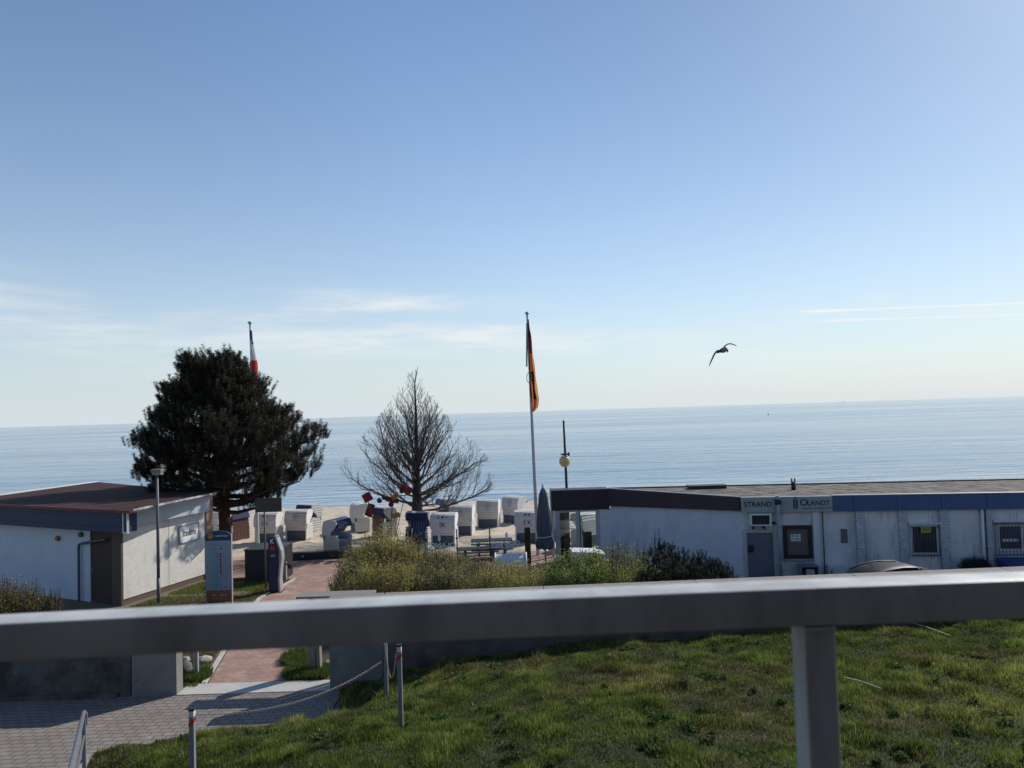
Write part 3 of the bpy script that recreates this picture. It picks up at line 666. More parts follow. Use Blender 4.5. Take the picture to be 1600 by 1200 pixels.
    # downpipe in front of the signs
    a0 = fr.pix(1217,850)[0]; pm = mat('blue grey downpipe', (.33,.38,.45), (.27,.31,.38), .5, 4)
    mb = MB(); mb.cyl(fr.T((a0,.13,-.1)), fr.T((a0,.13,ZT-.08)), .062, n=14); mb.cyl(fr.T((a0,.13,ZT-.10)), fr.T((a0,.13,ZT+.05)), .075, n=14)
    for z in (.6, 1.9, 2.38): mb.cyl(fr.T((a0,.13,z)), fr.T((a0,.13,z+.05)), .075, n=14)
    mb.build('downpipe', pm, root)
    mb = MB(); fr.rect(mb, a0-.09, a0+.09, ZT-.26, ZT-.09, .05, .215); mb.build('pipe_head', dark, root)
    # door
    X0, Z1 = fr.pix(1167,833); X1 = fr.pix(1208,833)[0]; Z0 = .05
    dm = mat('grey blue steel door', (.15,.17,.20), (.12,.14,.17), .5, 2); dfm = mat('cream door frame', (.50,.49,.47), (.42,.41,.40), .6, 4)
    mb = MB(); fr.rect(mb, X0, X1, Z0, Z1, -.16, -.07); dr = mb.build('door', dm, root)
    mb = MB(); fr.rect(mb, X0+.04, X0+.22, .98, 1.22, -.069, -.02); mb.cyl(fr.T((X0+.13,-.02,1.1)), fr.T((X0+.13,.04,1.1)), .03); mb.build('lock', dark, dr)
    mb = MB()
    fr.rect(mb, X0-.12, X0-.003, -.1, Z1+.12, -.097, -.02); fr.rect(mb, X1+.003, X1+.12, -.1, Z1+.12, -.097, -.02); fr.rect(mb, X0-.002, X1+.002, Z1+.003, Z1+.12, -.097, -.02); mb.build('door_frame', dfm, dr)
    mb = MB(); fr.rect(mb, X0-.1, X1+.1, -.1, .045, -.09, .22); mb.build('door_step', dark, root)
    # brown framed window with a paper notice
    a0, z1 = fr.pix(1223.5,821.5); a1, z0 = fr.pix(1271,873)
    bm_ = mat('brown window frame', (.035,.025,.028), (.025,.018,.02), .5, 6); f = .13
    mb = MB()
    fr.rect(mb, a0, a1, z1-f, z1, -.098, -.03); fr.rect(mb, a0, a1, z0, z0+f, -.098, -.03); fr.rect(mb, a0, a0+f, z0+f+.001, z1-f-.001, -.098, -.03); fr.rect(mb, a1-f, a1, z0+f+.001, z1-f-.001, -.098, -.03)
    w = mb.build('window', bm_, root)
    mb = MB(); fr.rect(mb, a0+f, a1-f, z0+f, z1-f, -.099, -.07); mb.build('shutter', mat('brown board', (.17,.13,.11), (.13,.10,.085), .7, 5), w)
    mb = MB(); b0 = fr.pix(1236,835); b1 = fr.pix(1252,846); fr.rect(mb, b0[0], b1[0], b1[1], b0[1], -.068, -.062); mb.build('notice', white, w)
    mb = MB(); cx = (b0[0]+b1[0])/2; cz = (b0[1]+b1[1])/2
    for (u, v, wd, h) in ((-.11,.06,.05,.04), (.03,.07,.14,.015), (.03,.04,.14,.012), (-.08,-.05,.07,.03), (.06,-.045,.12,.035)): fr.rect(mb, cx+u-wd/2, cx+u+wd/2, cz+v-h/2, cz+v+h/2, -.0615, -.059)
    mb.build('print', letter, w)
    mb = MB(); fr.rect(mb, a0-.03, a1+.03, z0-.06, z0-.003, -.097, .02); mb.build('sill', grey, w)
    # small vent plate
    a0, z1 = fr.pix(1314.5,827); a1, z0 = fr.pix(1326,849)
    mb = MB(); fr.rect(mb, a0-.025, a1+.025, z0-.025, z1+.04, -.098, -.085); v_ = mb.build('hatch_frame', white, root)
    mb = MB(); fr.rect(mb, a0, a1, z0, z1, -.084, -.07); mb.build('vent_plate', mat('grey vent', (.15,.15,.165), (.11,.11,.12), .6, 12), root)
    # barred windows
    def barred(x0, y0, x1, y1, bx0, by0, bx1, by1, glassm, nb, drop):
        a0, z1 = fr.pix(x0, y0); a1, z0 = fr.pix(x1, y1)
        mb = MB(); t = .07
        fr.rect(mb, a0, a1, z1-t, z1, -.098, -.05); fr.rect(mb, a0, a1, z0, z0+t, -.098, -.05); fr.rect(mb, a0, a0+t, z0+t, z1-t, -.098, -.05); fr.rect(mb, a1-t, a1, z0+t, z1-t, -.098, -.05)
        w = mb.build('window', white_trim, root)
        mb = MB(); fr.rect(mb, a0+t, a1-t, z0+t, z1-t, -.097, -.085); mb.build('pane', glassm, w)
        mb = MB(); u0, w1 = fr.pix(bx0, by0); u1, w0 = fr.pix(bx1, by1)
        for k in range(nb): s = u0+(u1-u0)*(k+.0)/(nb-1); mb.cyl(fr.T((s,.02,w0)), fr.T((s,.02,w1)), .011, n=6)
        for z in (w0+.03, w1-.03): fr.rect(mb, u0-.03, u1+.03, z-.014, z+.014, .005, .035)
        for s in (u0, u1):
            for z in (w0+.03, w1-.03): mb.cyl(fr.T((s,-.09,z)), fr.T((s,.02,z)), .012, n=6)
        mb.build('security_bars', mat('bar steel', (.10,.11,.13), (.07,.08,.10), .5, 8), w)
        return w
    w = barred(1423,820.5,1469,867, 1424,822,1469,869, glass_d, 10, 0)
    mb = MB(); b0 = fr.pix(1438,823); b1 = fr.pix(1454,832); fr.rect(mb, b0[0], b1[0], b1[1], b0[1], .036, .044); mb.build('yellow_notice', mat('yellow notice', (.42,.37,.07), (.34,.30,.06), .6, 5), w)
    mb = MB(); cx = (b0[0]+b1[0])/2; cz = (b0[1]+b1[1])/2
    for v in (.06,.03,0,-.03): fr.rect(mb, cx-.11, cx+.11, cz+v-.006, cz+v+.006, .0445, .046)
    mb.build('print', letter, w)
    curtain = mat('curtained dark pane', (.10,.10,.11), (.055,.055,.065), .5, 6, stretch=(6,6,.4))
    w = barred(1559,820,1602,861, 1553,817,1606,868, curtain, 10, 0)
    mb = MB(); b0 = fr.pix(1568,842.5); b1 = fr.pix(1593,847); fr.rect(mb, b0[0], b1[0], b1[1], b0[1], -.084, -.076); mb.build('white_strip', white, w)
    # lintel shelves over both windows
    for x0, x1, y in ((1420,1471,818.5), (1553,1606,814.5)):
        a0, z = fr.pix(x0, y); a1 = fr.pix(x1, y)[0]; mb = MB(); fr.rect(mb, a0, a1, z-.02, z+.03, -.098, .03); mb.build('lintel', white, root)
    # grubby patch becomes weeds + damp stain, low boxes at the wall foot
    def wallthing(name, label, cat, x0, y0, x1, y1, n1, m, base=0.0):
        a0, z1 = fr.pix(x0, y0); a1, _ = fr.pix(x1, y1); return a0, a1, z1
    ub = thing('utility_box', fr.T((fr.pix(1257,890)[0], .2, 0)), 'grey open metal housing holding a small pale box, under the brown framed window', 'box')
    a0, z1 = fr.pix(1247,881.5); a1, z0 = fr.pix(1276,899)
    mb = MB(); z0 = z0; fr.rect(mb, a0, a1, z1-.04, z1, -.05, .35); fr.rect(mb, a0, a0+.04, .0, z1-.041, -.05, .35); fr.rect(mb, a1-.04, a1, .0, z1-.041, -.05, .35); fr.rect(mb, a0+.041, a1-.041, .0, z1-.041, -.05, -.02); mb.build('housing', mat('grey housing', (.20,.215,.24), (.16,.17,.19), .5, 6), ub)
    b0 = fr.pix(1256,887); b1 = fr.pix(1269,897); zz = b1[1]; mb = MB(); fr.rect(mb, b0[0], b1[0], zz, b0[1], .1, .36); mb.build('meter_case', mat('pale grey case', (.48,.47,.45), (.40,.39,.38), .6, 8), ub, bevel=.01)
    mb = MB(); fr.rect(mb, b0[0]+.05, b1[0]-.05, .0, zz-.001, .12, .3); mb.build('stand', grey, ub)
    cbx = thing('meter_cabinet', fr.T((fr.pix(1305,890)[0], .1, 0)), 'low white meter cabinet against the wall, left of the parked car', 'cabinet')
    a0, z1 = fr.pix(1292,882); a1, _ = fr.pix(1322,882)
    mb = MB(); fr.rect(mb, a0, a1, 0, z1, -.09, .22); c_ = mb.build('body', mat('white cabinet', (.56,.58,.62), (.48,.50,.55), .6, 5), cbx, bevel=.01)
    mb = MB(); fr.rect(mb, a0+.05, a1-.05, .08, z1-.07, .222, .236); dd = mb.build('door', mat('cabinet door', (.52,.54,.58), (.46,.48,.52), .6, 5), cbx)
    mb = MB(); fr.rect(mb, a0+.07, a0+.10, z1-.30, z1-.14, .237, .26); mb.build('handle', dark, dd)
    # ---- signs on the fascia
    sm = mat('grey green sign panel', (.33,.36,.355), (.29,.32,.315), .5, 3)
    s1 = thing('fascia_sign', fr.T(((s_mid)/2, .06, zf)), 'pale grey green fascia sign reading STRAND in dark capitals, above the steel door', 'sign')
    mb = MB(); fr.rect(mb, .0, s_mid-.03, zf, ZT, -.12, .06); mb.build('panel', sm, s1)
    c0, zc = fr.pix(1183.5,788); mb = MB(); mb.text('STRAND', fr.T((c0, .0615, zc)), d, (0,0,1), .255, sx=.98, bold=.018, depth=.004, spacing=1.02); mb.build('lettering', letter, s1)
    s2 = thing('fascia_sign', fr.T(((s_mid+s_blue)/2, .06, zf)), 'pale grey green fascia sign reading OLANDT with a wheat ear emblem, right of the downpipe', 'sign')
    mb = MB(); fr.rect(mb, s_mid-.026, s_blue, zf, ZT, -.12, .06); mb.build('panel', sm, s2)
    mb = MB(); c0, zc = fr.pix(1260,785.5); mb.text('O', fr.T((c0-.10, .0615, zc+.012)), d, (0,0,1), .33, sx=1.1, bold=.014)
    mb.text('LANDT', fr.T((c0+.40, .0615, zc-.012)), d, (0,0,1), .25, sx=.95, bold=.014)
    mb2 = MB()
    for k in range(19):
        u = c0-.20+k*.058; w_ = .045 if k % 7 else .02; fr.rect(mb2, u, u+w_, zc-.205, zc-.175, .0605, .063)
    # shift group so that it sits at px 1252..1296
    
    mb.build('lettering', letter, s2); mb2.build('lettering', letter, s2)
    mb = MB(); c1, z1_ = fr.pix(1224.5,787); mb.text('café', fr.T((c1+.05, .0615, z1_)), d+Vector((0,0,.25)), Vector((0,0,1))-d*.35, .22, sx=.8, bold=-.004); mb.build('script_word', grey, s2)
    mb = MB(); c2, z2_ = fr.pix(1242.3,787.5)
    def kernel(u, z, ang, ln=.13, wd=.055):
        pts = []
        for t in range(8):
            q = t*math.pi/4; x = math.cos(q)*ln/2; y = math.sin(q)*wd/2
            pts.append(fr.T((u+x*math.sin(ang)+y*math.cos(ang), .0625, z+x*math.cos(ang)-y*math.sin(ang))))
        mb.add(pts, [tuple(range(8))[::-1]])
    for k in range(4):
        kernel(c2-.05, z2_+.13-k*.085, -.45); kernel(c2+.05, z2_+.13-k*.085, .45)
    kernel(c2, z2_+.21, 0); kernel(c2, z2_-.0, 0, .40, .012); mb.build('wheat_emblem', letter, s2)
    # air conditioner in its wall frame
    ac = thing('air_conditioner', fr.T((fr.pix(1185,812)[0], 0, 2.0)), 'boxed air conditioner in a white frame on the wall directly above the steel door', 'air conditioner')
    a0, z1 = fr.pix(1170.5,802); a1, z0 = fr.pix(1204.5,820.5); t = .06
    mb = MB(); fr.rect(mb, a0, a1, z1-t, z1, -.098, .16); fr.rect(mb, a0, a1, z0, z0+.04, -.098, .16); fr.rect(mb, a0, a0+t, z0+.041, z1-t-.001, -.098, .16); fr.rect(mb, a1-t, a1, z0+.041, z1-t-.001, -.098, .16); mb.build('frame', white, ac)
    mb = MB(); fr.rect(mb, a0+t, a1-t, z0+.04, z1-t, -.09, .06); mb.build('casing', dark, ac)
    mb = MB(); fc = ((a0+a1)/2-.02, (z0+z1)/2-.01)
    for k in range(5):
        q = k*2*math.pi/5; mb.box(-.02, .02, 0, .01, .02, .13, T=lambda v, q=q: fr.T((fc[0]+v[0]*math.cos(q)+v[2]*math.sin(q), .065+v[1], fc[1]-v[0]*math.sin(q)+v[2]*math.cos(q))))
    mb.build('fan', brownp, ac)
    for x in (1176, 1193):
        u, z = fr.pix(x, 823); mb = MB(); fr.rect(mb, u-.03, u+.03, z-.03, z0-.001, -.095, .02); mb.box(u-.03, u+.05, .02, .12, z-.07, z-.02, T=fr.T); mb.build('bracket', dark, ac)
    lm = thing('wall_lamp', fr.T((fr.pix(1208,817)[0], 0, 2.0)), 'small black wall lamp just right of the air conditioner', 'lamp')
    u, z = fr.pix(1208.5,816); mb = MB(); mb.cyl(fr.T((u,-.09,z)), fr.T((u,.06,z+.02)), .02); mb.build('arm', dark, lm); mb = MB(); mb.lathe([(.02,.05),(.05,.03),(.10,-.04),(.09,-.05),(.001,-.05)], fr.T((u,.1,z)), 14); mb.build('shade', dark, lm)
    # roof furniture
    ch = at(1240,765,ZT); cv = thing('roof_vent', ch, 'dark two pronged vent pipe standing on the mossy roof', 'vent')
    mb = MB(); mb.cyl(ch, ch+Vector((0,0,.30)), .085, n=12); mb.build('pipe', dark, cv)
    for s in (-.06, .06): mb = MB(); mb.box(ch.x+s-.018, ch.x+s+.018, ch.y-.03, ch.y+.03, ch.z+.301, ch.z+.44); mb.build('prong', dark, cv)
    h0, h1 = at(1073,762,ZT), at(1128,760,ZT); hv = thing('roof_hatch', (h0+h1)/2, 'low black roof hatch near the rear edge of the mossy roof', 'hatch')
    mb = MB(); mb.box(h0.x, h1.x, h0.y-.6, h0.y-.1, ZT-.011, ZT+.08); mb.build('curb', dark, hv); mb = MB(); mb.box(h0.x-.04, h1.x+.04, h0.y-.65, h0.y-.06, ZT+.082, ZT+.13); mb.build('lid', mat('hatch lid', (.03,.03,.035), (.045,.045,.05), .5, 6), hv, bevel=.01)
    # ---- glazed veranda at the sea end
    V0 = at(861,766.5,ZT); pf = Frame(V0, B); dz = pf.pix(900,797)[1]
    vr = thing('glass_veranda', (V0+B)/2*1.0-Vector((0,0,ZT)), 'glazed veranda under a deep dark fascia at the sea end of the cafe', 'veranda')
    mb = MB(); pf.rect(mb, 0, pf.L+.02, dz, ZT-.005, -.25, .0); pf.rect(mb, 0, .14, dz, ZT-.005, -1.0, -.251); mb.build('fascia', darkf, vr)
    mb = MB(); pf.rect(mb, .15, pf.L, ZT-.12, ZT-.02, -1.0, -.252); mb.build('roof', darkf, vr)
    postm = mat('grey white posts', (.46,.48,.50), (.38,.40,.42), .6, 5)
    def post(x0, x1, n0=-.16, n1=-.06):
        a0 = pf.pix(x0,830)[0]; a1 = pf.pix(x1,830)[0]; mb = MB(); pf.rect(mb, a0, a1, -.1, dz-.002, n0, n1); mb.build('post', postm, vr)
        return a0, a1
    p1 = post(868,875.5); p2 = post(901,906.5); p3 = post(932,938)
    mb = MB(); pf.rect(mb, p2[1]+.001, p2[1]+.035, -.1, dz-.002, -.2, -.05); mb.build('door_edge', dark, vr)
    mb = MB(); pf.rect(mb, p1[1], p3[0], dz-.09, dz-.003, -.159, -.061); mb.build('head_rail', postm, vr)
    mb = MB(); pf.rect(mb, p1[1]+.001, p2[0]-.001, .05, dz-.1, -.11, -.1); pf.rect(mb, p2[1]+.036, p3[0]-.001, .05, dz-.1, -.11, -.1); mb.build('pane', glass, vr)
    cu = mat('taupe curtain', (.26,.235,.225), (.20,.18,.175), .9, 5, stretch=(8,8,.4)); mb = MB(); q = pf.pix(891,830)[0]
    pf.rect(mb, p1[1]+.01, q, 1.15, dz-.1, -.22, -.19); mb.build('curtain', cu, vr)
    mb = MB(); pf.rect(mb, p1[1]+.01, q-.03, .0, 1.14, -.26, -.20); mb.build('lower_panel', wood_d, vr)
    mb = MB(); q2 = pf.pix(914,830)[0]; pf.rect(mb, q2, p3[0]-.1, .05, 1.05, -.98, -.9); mb.build('rear_panel', brownp, vr)
    mb = MB(); pf.rect(mb, .15, pf.L, -.1, .03, -1.0, -.02); mb.build('floor', mat('tiles', (.40,.37,.33), (.33,.30,.27), .7, 5), vr)
    mb = MB(); pf.rect(mb, .02, .14, 0, dz, -1.0, -.88); mb.build('post', postm, vr); mb = MB(); pf.rect(mb, pf.L-.3, pf.L-.2, 0, ZT-.13, -1.0, -.3); mb.build('side_wall', postm, vr); mb = MB(); pf.rect(mb, p3[1]+.002, pf.L+.12, -.1, dz-.003, -.12, -.075); mb.build('wall_panel', white, vr)
    return root, fr, d
CAFE, FF, FD = right_building()
# ------------------------------------------------------------------ FOREGROUND RAILING
def railing():
    g = thing('balcony_railing', (0, 1.08, 4.9), 'galvanised steel balcony railing with one square post, crossing the foreground', 'railing')
    a = dep(0, 975, 1.03); b = dep(1600, 907, 1.03); d = (b-a).normalized(); a = a-d*1.2; b = b+d*1.2
    fr = Frame(a, b); z0 = a.z; slope = (b.z-a.z)/fr.L
    h = .052
    def T(v): p = fr.T(v); q = (v[0]-1.2)/(fr.L-2.4); p.z += z0+slope*v[0]+max(-.004, .0027*4*q*(1-q)); return p
    # rounded-corner hollow section
    prof = []; w = .058; r = .003
    for cx, cz, a0 in ((-r, -r, 0), (-w+r, -r, 90), (-w+r, -h+r, 180), (-r, -h+r, 270)):
        for k in range(5): t = rad(a0+k*22.5); prof.append((cx+r*math.cos(t), cz+r*math.sin(t)))
    m = MB(); n = len(prof); K = 16; vs = [T((fr.L*k/K, p[0], p[1])) for k in range(K+1) for p in prof]
    m.sm = True; m.add(vs, [(k*n+i, (k+1)*n+i, (k+1)*n+(i+1) % n, k*n+(i+1) % n) for k in range(K) for i in range(n)]); m.sm = False; m.add(vs, [tuple(range(n)), tuple(range(K*n, (K+1)*n))[::-1]])
    rm = mat('galvanised rail steel', (.64,.65,.64), (.44,.445,.44), .44, 9, metal=.10, contrast=.6, bump=.0003, bscale=220, stretch=(1,1,1))
    overlay(rm, (.34,.335,.33), 7, .47, .70, (1,1,.35)); overlay(rm, (.24,.23,.22), 60, .66, .72, (1,1,.5), seed=3)
    m.build('top_rail', rm, g)
    s0 = fr.pix(1243+19, 1080)[0]; s1 = fr.pix(1312, 1080)[0]
    m = MB(); x0, x1 = s0, s1; zt = z0+slope*s0-h+.0005
    v = []; pr = []; r = .004
    for cx, cy, a0 in ((x1-r, -.003-r, 0), (x0+r, -.003-r, 90), (x0+r, -.055+r, 180), (x1-r, -.055+r, 270)):
        for k in range(4): t = rad(a0+k*30); pr.append((cx+r*math.cos(t), cy+r*math.sin(t)))
    n = len(pr); vs = [fr.T((p[0], p[1], z)) for z in (4.9, zt) for p in pr]
    m.sm = True; m.add(vs, [(i, (i+1) % n, n+(i+1) % n, n+i) for i in range(n)]); m.sm = False; m.add(vs, [tuple(range(n))[::-1], tuple(range(n, 2*n))])
    m.build('post', rm, g)
    m = MB(); zz = zt-.004
    for k in range(22):
        u = x0+.003+(x1-x0-.006)*k/21; m.ball(fr.T((u, -.001, zz+.0012*math.sin(k*2.1))), .0026, 6)
    m.build('weld_seam', rm, g)
    m = MB(); m.box(-12, 14, -3, 1.25, 4.6, 4.9); tag(m.build('balcony_floor', mat('dark balcony decking', (.035,.034,.035), (.024,.023,.024), .8, 6)), kind='structure')
railing()
def sky_block_behind():  # unseen, added and clad dark to keep skylight off the rail's near face
    br = mat('dark sky block cladding', (.016,.016,.018), (.010,.010,.012), .9, 3); add_brick(br, .4, .2, .008, (.5,.5,.5), 1, .004, rot=(math.pi/2,0,0))
    r = thing('sky_block_house', (0, -2.5, 0), 'unseen dark building added behind the camera to keep skylight off the railing', 'sky_block_house')
    m = MB(); m.box(-11, 12, -8, -1.6, 0, 11); m.build('wall', br, r); m = MB(); m.prism([(-12,-9),(13,-9),(13,-1.2),(-12,-1.2)], 11.01, lambda p: 11.3 if p[1] < -5 else 11.2); m.build('roof', dark, r)
    m = MB(); m.box(-3.2, -1.2, -1.6, -1.56, 4.95, 7.1); w = m.build('window', glass_d, r); m = MB()
    for a, b, c, d in ((-3.28,-3.2,4.95,7.1), (-1.2,-1.12,4.95,7.1), (-3.28,-1.12,7.1,7.18)): m.box(a, b, -1.6, -1.53, c, d)
    m.build('frame', white, w)
sky_block_behind()
# ------------------------------------------------------------------ BOLLARD POSTS, CHAINS, HANDRAIL
def lz(x, y): return float(lawn_h(np.array(x*1.0), np.array(y*1.0)))
def posts():
    pm = mat('galvanised barrier post', (.25,.26,.28), (.19,.20,.22), .55, 12)
    grp = 'chain barrier posts on the lawn'
    P = []
    for top, Y, w, lab, red in (((300,1108), 10.6, .07, 'barrier post with black cap and red band at the lower left of the lawn', 1),
                           ((623.5,1008), 11.9, .07, 'square barrier post standing in the sunlit grass with black cap and red band', 1),
                           ((602,1000), 15.7, .075, 'barrier post in the wall shadow where the two chains meet', 0)):
        t = dep(*top, Y); zb = lz(t.x, Y)-.1; r = thing('barrier_post', (t.x, Y, zb), lab, 'post', grp)
        if red == 0: t.z = zb+1.35
        m = MB(); h = w/2
        m.box(t.x-h, t.x+h, Y-h, Y+h, zb, t.z-.10); m.build('shaft', pm, r, bevel=.004)
        if red:
            v = [(t.x-h,Y-h,t.z-.0995),(t.x+h,Y-h,t.z-.0995),(t.x+h,Y+h,t.z-.0995),(t.x-h,Y+h,t.z-.0995)]
            m = MB(); m.box(t.x-h, t.x+h, Y-h, Y+h, t.z-.0995, t.z-.02); m.build('white_collar', white, r)
            m = MB(); q = h+.0025
            m.prism([(t.x-q,Y-q),(t.x+q,Y-q),(t.x+q,Y+q),(t.x-q,Y+q)], lambda p: t.z-.185-(.05 if p[0] < t.x else -.01), lambda p: t.z-.135-(.05 if p[0] < t.x else -.01)); m.build('red_band', redp, r)
        m = MB(); q = h+.004; m.box(t.x-q, t.x+q, Y-q, Y+q, t.z-.0195, t.z+.012); m.build('cap', dark, r, bevel=.004)
        P.append(t)
    cm = mat('chain steel', (.26,.23,.20), (.16,.14,.125), .45, 20, metal=.5)
    def chain(p, q, sag, label, tail=None):
        r = None; m = MB(); n = max(4, int((q-p).length/.055)); pts = []
        def at_(t): v = p.lerp(q, t); v.z -= sag*4*t*(1-t); return v
        path = [at_(k/n) for k in range(n+1)]
        if tail: path = [p+Vector((-.04, 0, -tail*(1-k/8))) for k in range(8)] + path
        for k in range(len(path)-1):
            c = (path[k]+path[k+1])/2; d = (path[k+1]-path[k]).normalized(); u = d.orthogonal().normalized(); v = d.cross(u)
            if k % 2: u = v
            L = .036; ring = []
            for t in range(10):
                a = t*2*math.pi/10; ring.append(c+d*(L*math.cos(a))+u*(.016*math.sin(a)))
            ring.append(ring[0]); m.tube(ring, .0036, 5, cap=False)
        return m
    a = P[0]+Vector((.05, 0, -.08)); c = P[2].copy(); cc = dep(598,1032,15.66)
    m = chain(a, cc, .28, '', tail=.9); tag(m.build('barrier_chain', cm), 'long chain sagging over the pavers from the lower left post to the shaded post', 'chain')
    c2 = Vector((P[2].x, P[2].y-.05, P[2].z-.06)); m = chain(c2, P[1]+Vector((-.05,0,-.12)), .55, ''); tag(m.build('barrier_chain', cm), 'short chain dipping from the shaded post to the post in the sunlit grass', 'chain')
    # hanging end
    # handrail at the lower left
    hr = thing('handrail', at(130,1200), 'tubular steel stair handrail rising at the bottom left corner beside the lawn', 'handrail')
    base = dep(131,1112,13.4); hm = mat('handrail steel', (.34,.35,.37), (.26,.27,.29), .35, 14, metal=.6)
    t0 = base+Vector((.0,0,.0)); e = dep(111,1200,10.4); dr = (e-t0).normalized()
    e2 = e+dr*2.5
    m = MB(); m.tube([t0+Vector((.02,.03,-.25)), t0+Vector((.02,.03,-.04)), t0, t0+dr*.06, e2], [.03,.03,.032,.036,.036], 12); m.build('top_tube', hm, hr)
    m = MB(); m.box(t0.x-.035, t0.x+.035, t0.y-.012, t0.y+.012, -.05, t0.z-.12); m.build('newel_post', pm, hr)
    m = MB(); l0 = t0+dr*.05+Vector((0,0,-.42)); m.tube([l0, e2+Vector((0,0,-.42))], .02, 10); m.build('lower_tube', hm, hr)
    m = MB(); m.box(e2.x-.03, e2.x+.03, e2.y-.012, e2.y+.012, 0, e2.z-.03); m.build('end_post', pm, hr)
    # kerbs of the lawn edge
    m = MB()
    for a, b in (((-3.82,15.6), (-8.24,14.35)), ((-8.22,14.29), (-7.65,12.2))):
        d = (Vector(b)-Vector(a)).normalized(); n = Vector((-d.y, d.x))*.05; a = Vector(a); b = Vector(b)
        m.prism([(a-n)[:], (a+n)[:], (b+n)[:], (b-n)[:]], -.1, .07)
    tag(m.build('lawn_kerb', mat('kerb concrete', (.36,.33,.30), (.25,.23,.21), .9, 6, bump=.003)), kind='structure')
    soil = mat('bare sandy soil', (.36,.31,.25), (.26,.22,.175), .95, 8, bump=.01)
posts()
# gate posts, rocks, board
def gate_bits():
    b = at(307,1059); r = thing('gate_post', b, 'grey metal gate post beside a stone, left of the red path just behind the wall', 'post')
    m = MB(); m.box(b.x-.06, b.x+.0, b.y-.05, b.y+.05, 0, 1.3); m.box(b.x+.004, b.x+.05, b.y-.03, b.y+.04, 0, 1.25); m.build('shaft', mat('grey post', (.40,.41,.42), (.30,.31,.32), .6, 5), r, bevel=.004)
    m = MB(); m.box(b.x-.065, b.x+.055, b.y-.055, b.y+.055, 1.301, 1.32); m.build('cap', steel, r)
    c = at(494,1051); r = thing('timber_post', c, 'stout weathered timber post, right of the red path just behind the wall', 'post')
    m = MB(); m.prism([(c.x-.19,c.y-.1),(c.x+.13,c.y-.1),(c.x+.13,c.y+.12),(c.x-.19,c.y+.12)], 0, 1.72, T=lambda v: Vector((c.x+(v.x-c.x)*(1-.12*v.z), v.y, v.z))); m.build('shaft', wood_w, r, bevel=.012)
    m = MB(); m.box(c.x+.02, c.x+.035, c.y-.108, c.y-.1005, .0, .6); m.build('split', wood_d, r)
    p0 = dep(466,928,18.3); p1 = dep(584,922,18.3)
    r = thing('weathered_shelf', Vector(((p0.x+p1.x)/2, 18.3, 0)), 'weathered grey plank shelf behind the wall beside the bushy hedge', 'shelf')
    zt = p0.z-.03
    m = MB(); m.box(p0.x, p1.x, 18.10, 18.62, zt-.05, zt); m.build('plank', wood_w, r, bevel=.006)
    for x in (p1.x-.25,): m = MB(); m.box(x-.06, x+.06, 18.3, 18.42, 0, zt-.052); m.build('leg', wood_w, r)
    m = MB(); m.box(c.x-.1, c.x-.0, 18.3, 18.42, 1.73, zt-.052) if zt-.052 > 1.73 else m.box(c.x-.1, c.x, 18.4, 18.5, 0, zt-.052); m.build('leg', wood_w, r)
    rk = mat('field stone', (.46,.42,.36), (.24,.22,.19), .9, 6, bump=.02, bscale=12); rkd = mat('dark field stone', (.13,.125,.12), (.08,.078,.075), .9, 6, bump=.02)
    def rock(px, py, sx, sy, sz, m_, label, seed):
        p = at(px, py); r = random.Random(seed); m = MB(); pr = []; n = 14
        vs = []; fs = []
        for k in range(7):
            ph = math.pi*k/6
            for i in range(n):
                t = 2*math.pi*i/n; q = 1+.22*(r.random()-.5)
                vs.append((p.x+sx*math.sin(ph)*math.cos(t)*q, p.y+sy*math.sin(ph)*math.sin(t)*q, p.z+sz*.6-sz*math.cos(ph)*q*.9))
        fs = [(k*n+i, k*n+(i+1) % n, (k+1)*n+(i+1) % n, (k+1)*n+i) for k in range(6) for i in range(n)]
        m.sm = True; m.add(vs, fs); tag(m.build('rock', m_), label, 'rock', 'rocks by the gate')
    rock(289,1057,.19,.2,.26, rkd, 'dark upright stone left of the grey gate post', 1)
    rock(514,1043,.17,.14,.13, rk, 'pale rounded stone right of the timber post', 2)
    rock(318,1036,.22,.2,.12, rk, 'pale flat stone among grass just left of the red path', 3)
    rock(290,1036,.12,.12,.12, rk, 'small light stone far left inside the gate opening', 4)
    # grass tufts inside the gate
    r = np.random.RandomState(9); ps = []
    for cx, cy, rr, n in ((at(325,1048).x, 18.4, .28, 2500), (at(295,1045).x, 18.5, .3, 1500), (at(478,1040).x, 18.6, .4, 3500), (at(505,1045).x, 18.3, .3, 2500), (at(470,1020).x, 19.6, .35, 2500)):
        a = r.rand(n)*6.28; q = rr*np.sqrt(r.rand(n)); ps.append(np.stack([cx+q*np.cos(a), cy+1.6*q*np.sin(a), np.full(n, .03)], 1))
    P = np.concatenate(ps); P = P[(P[:,1] > 17.99)]; n = len(P); C = np.array([.10,.14,.03])*(.5+.9*r.rand(n))[:, None]
    tag(blades('edge_grass', P, .07+.14*r.rand(n), np.full(n, .012), C, .9, rs=5), 'tufts of grass growing on both sides of the red path just inside the gate', 'grass', kind='stuff')
gate_bits()
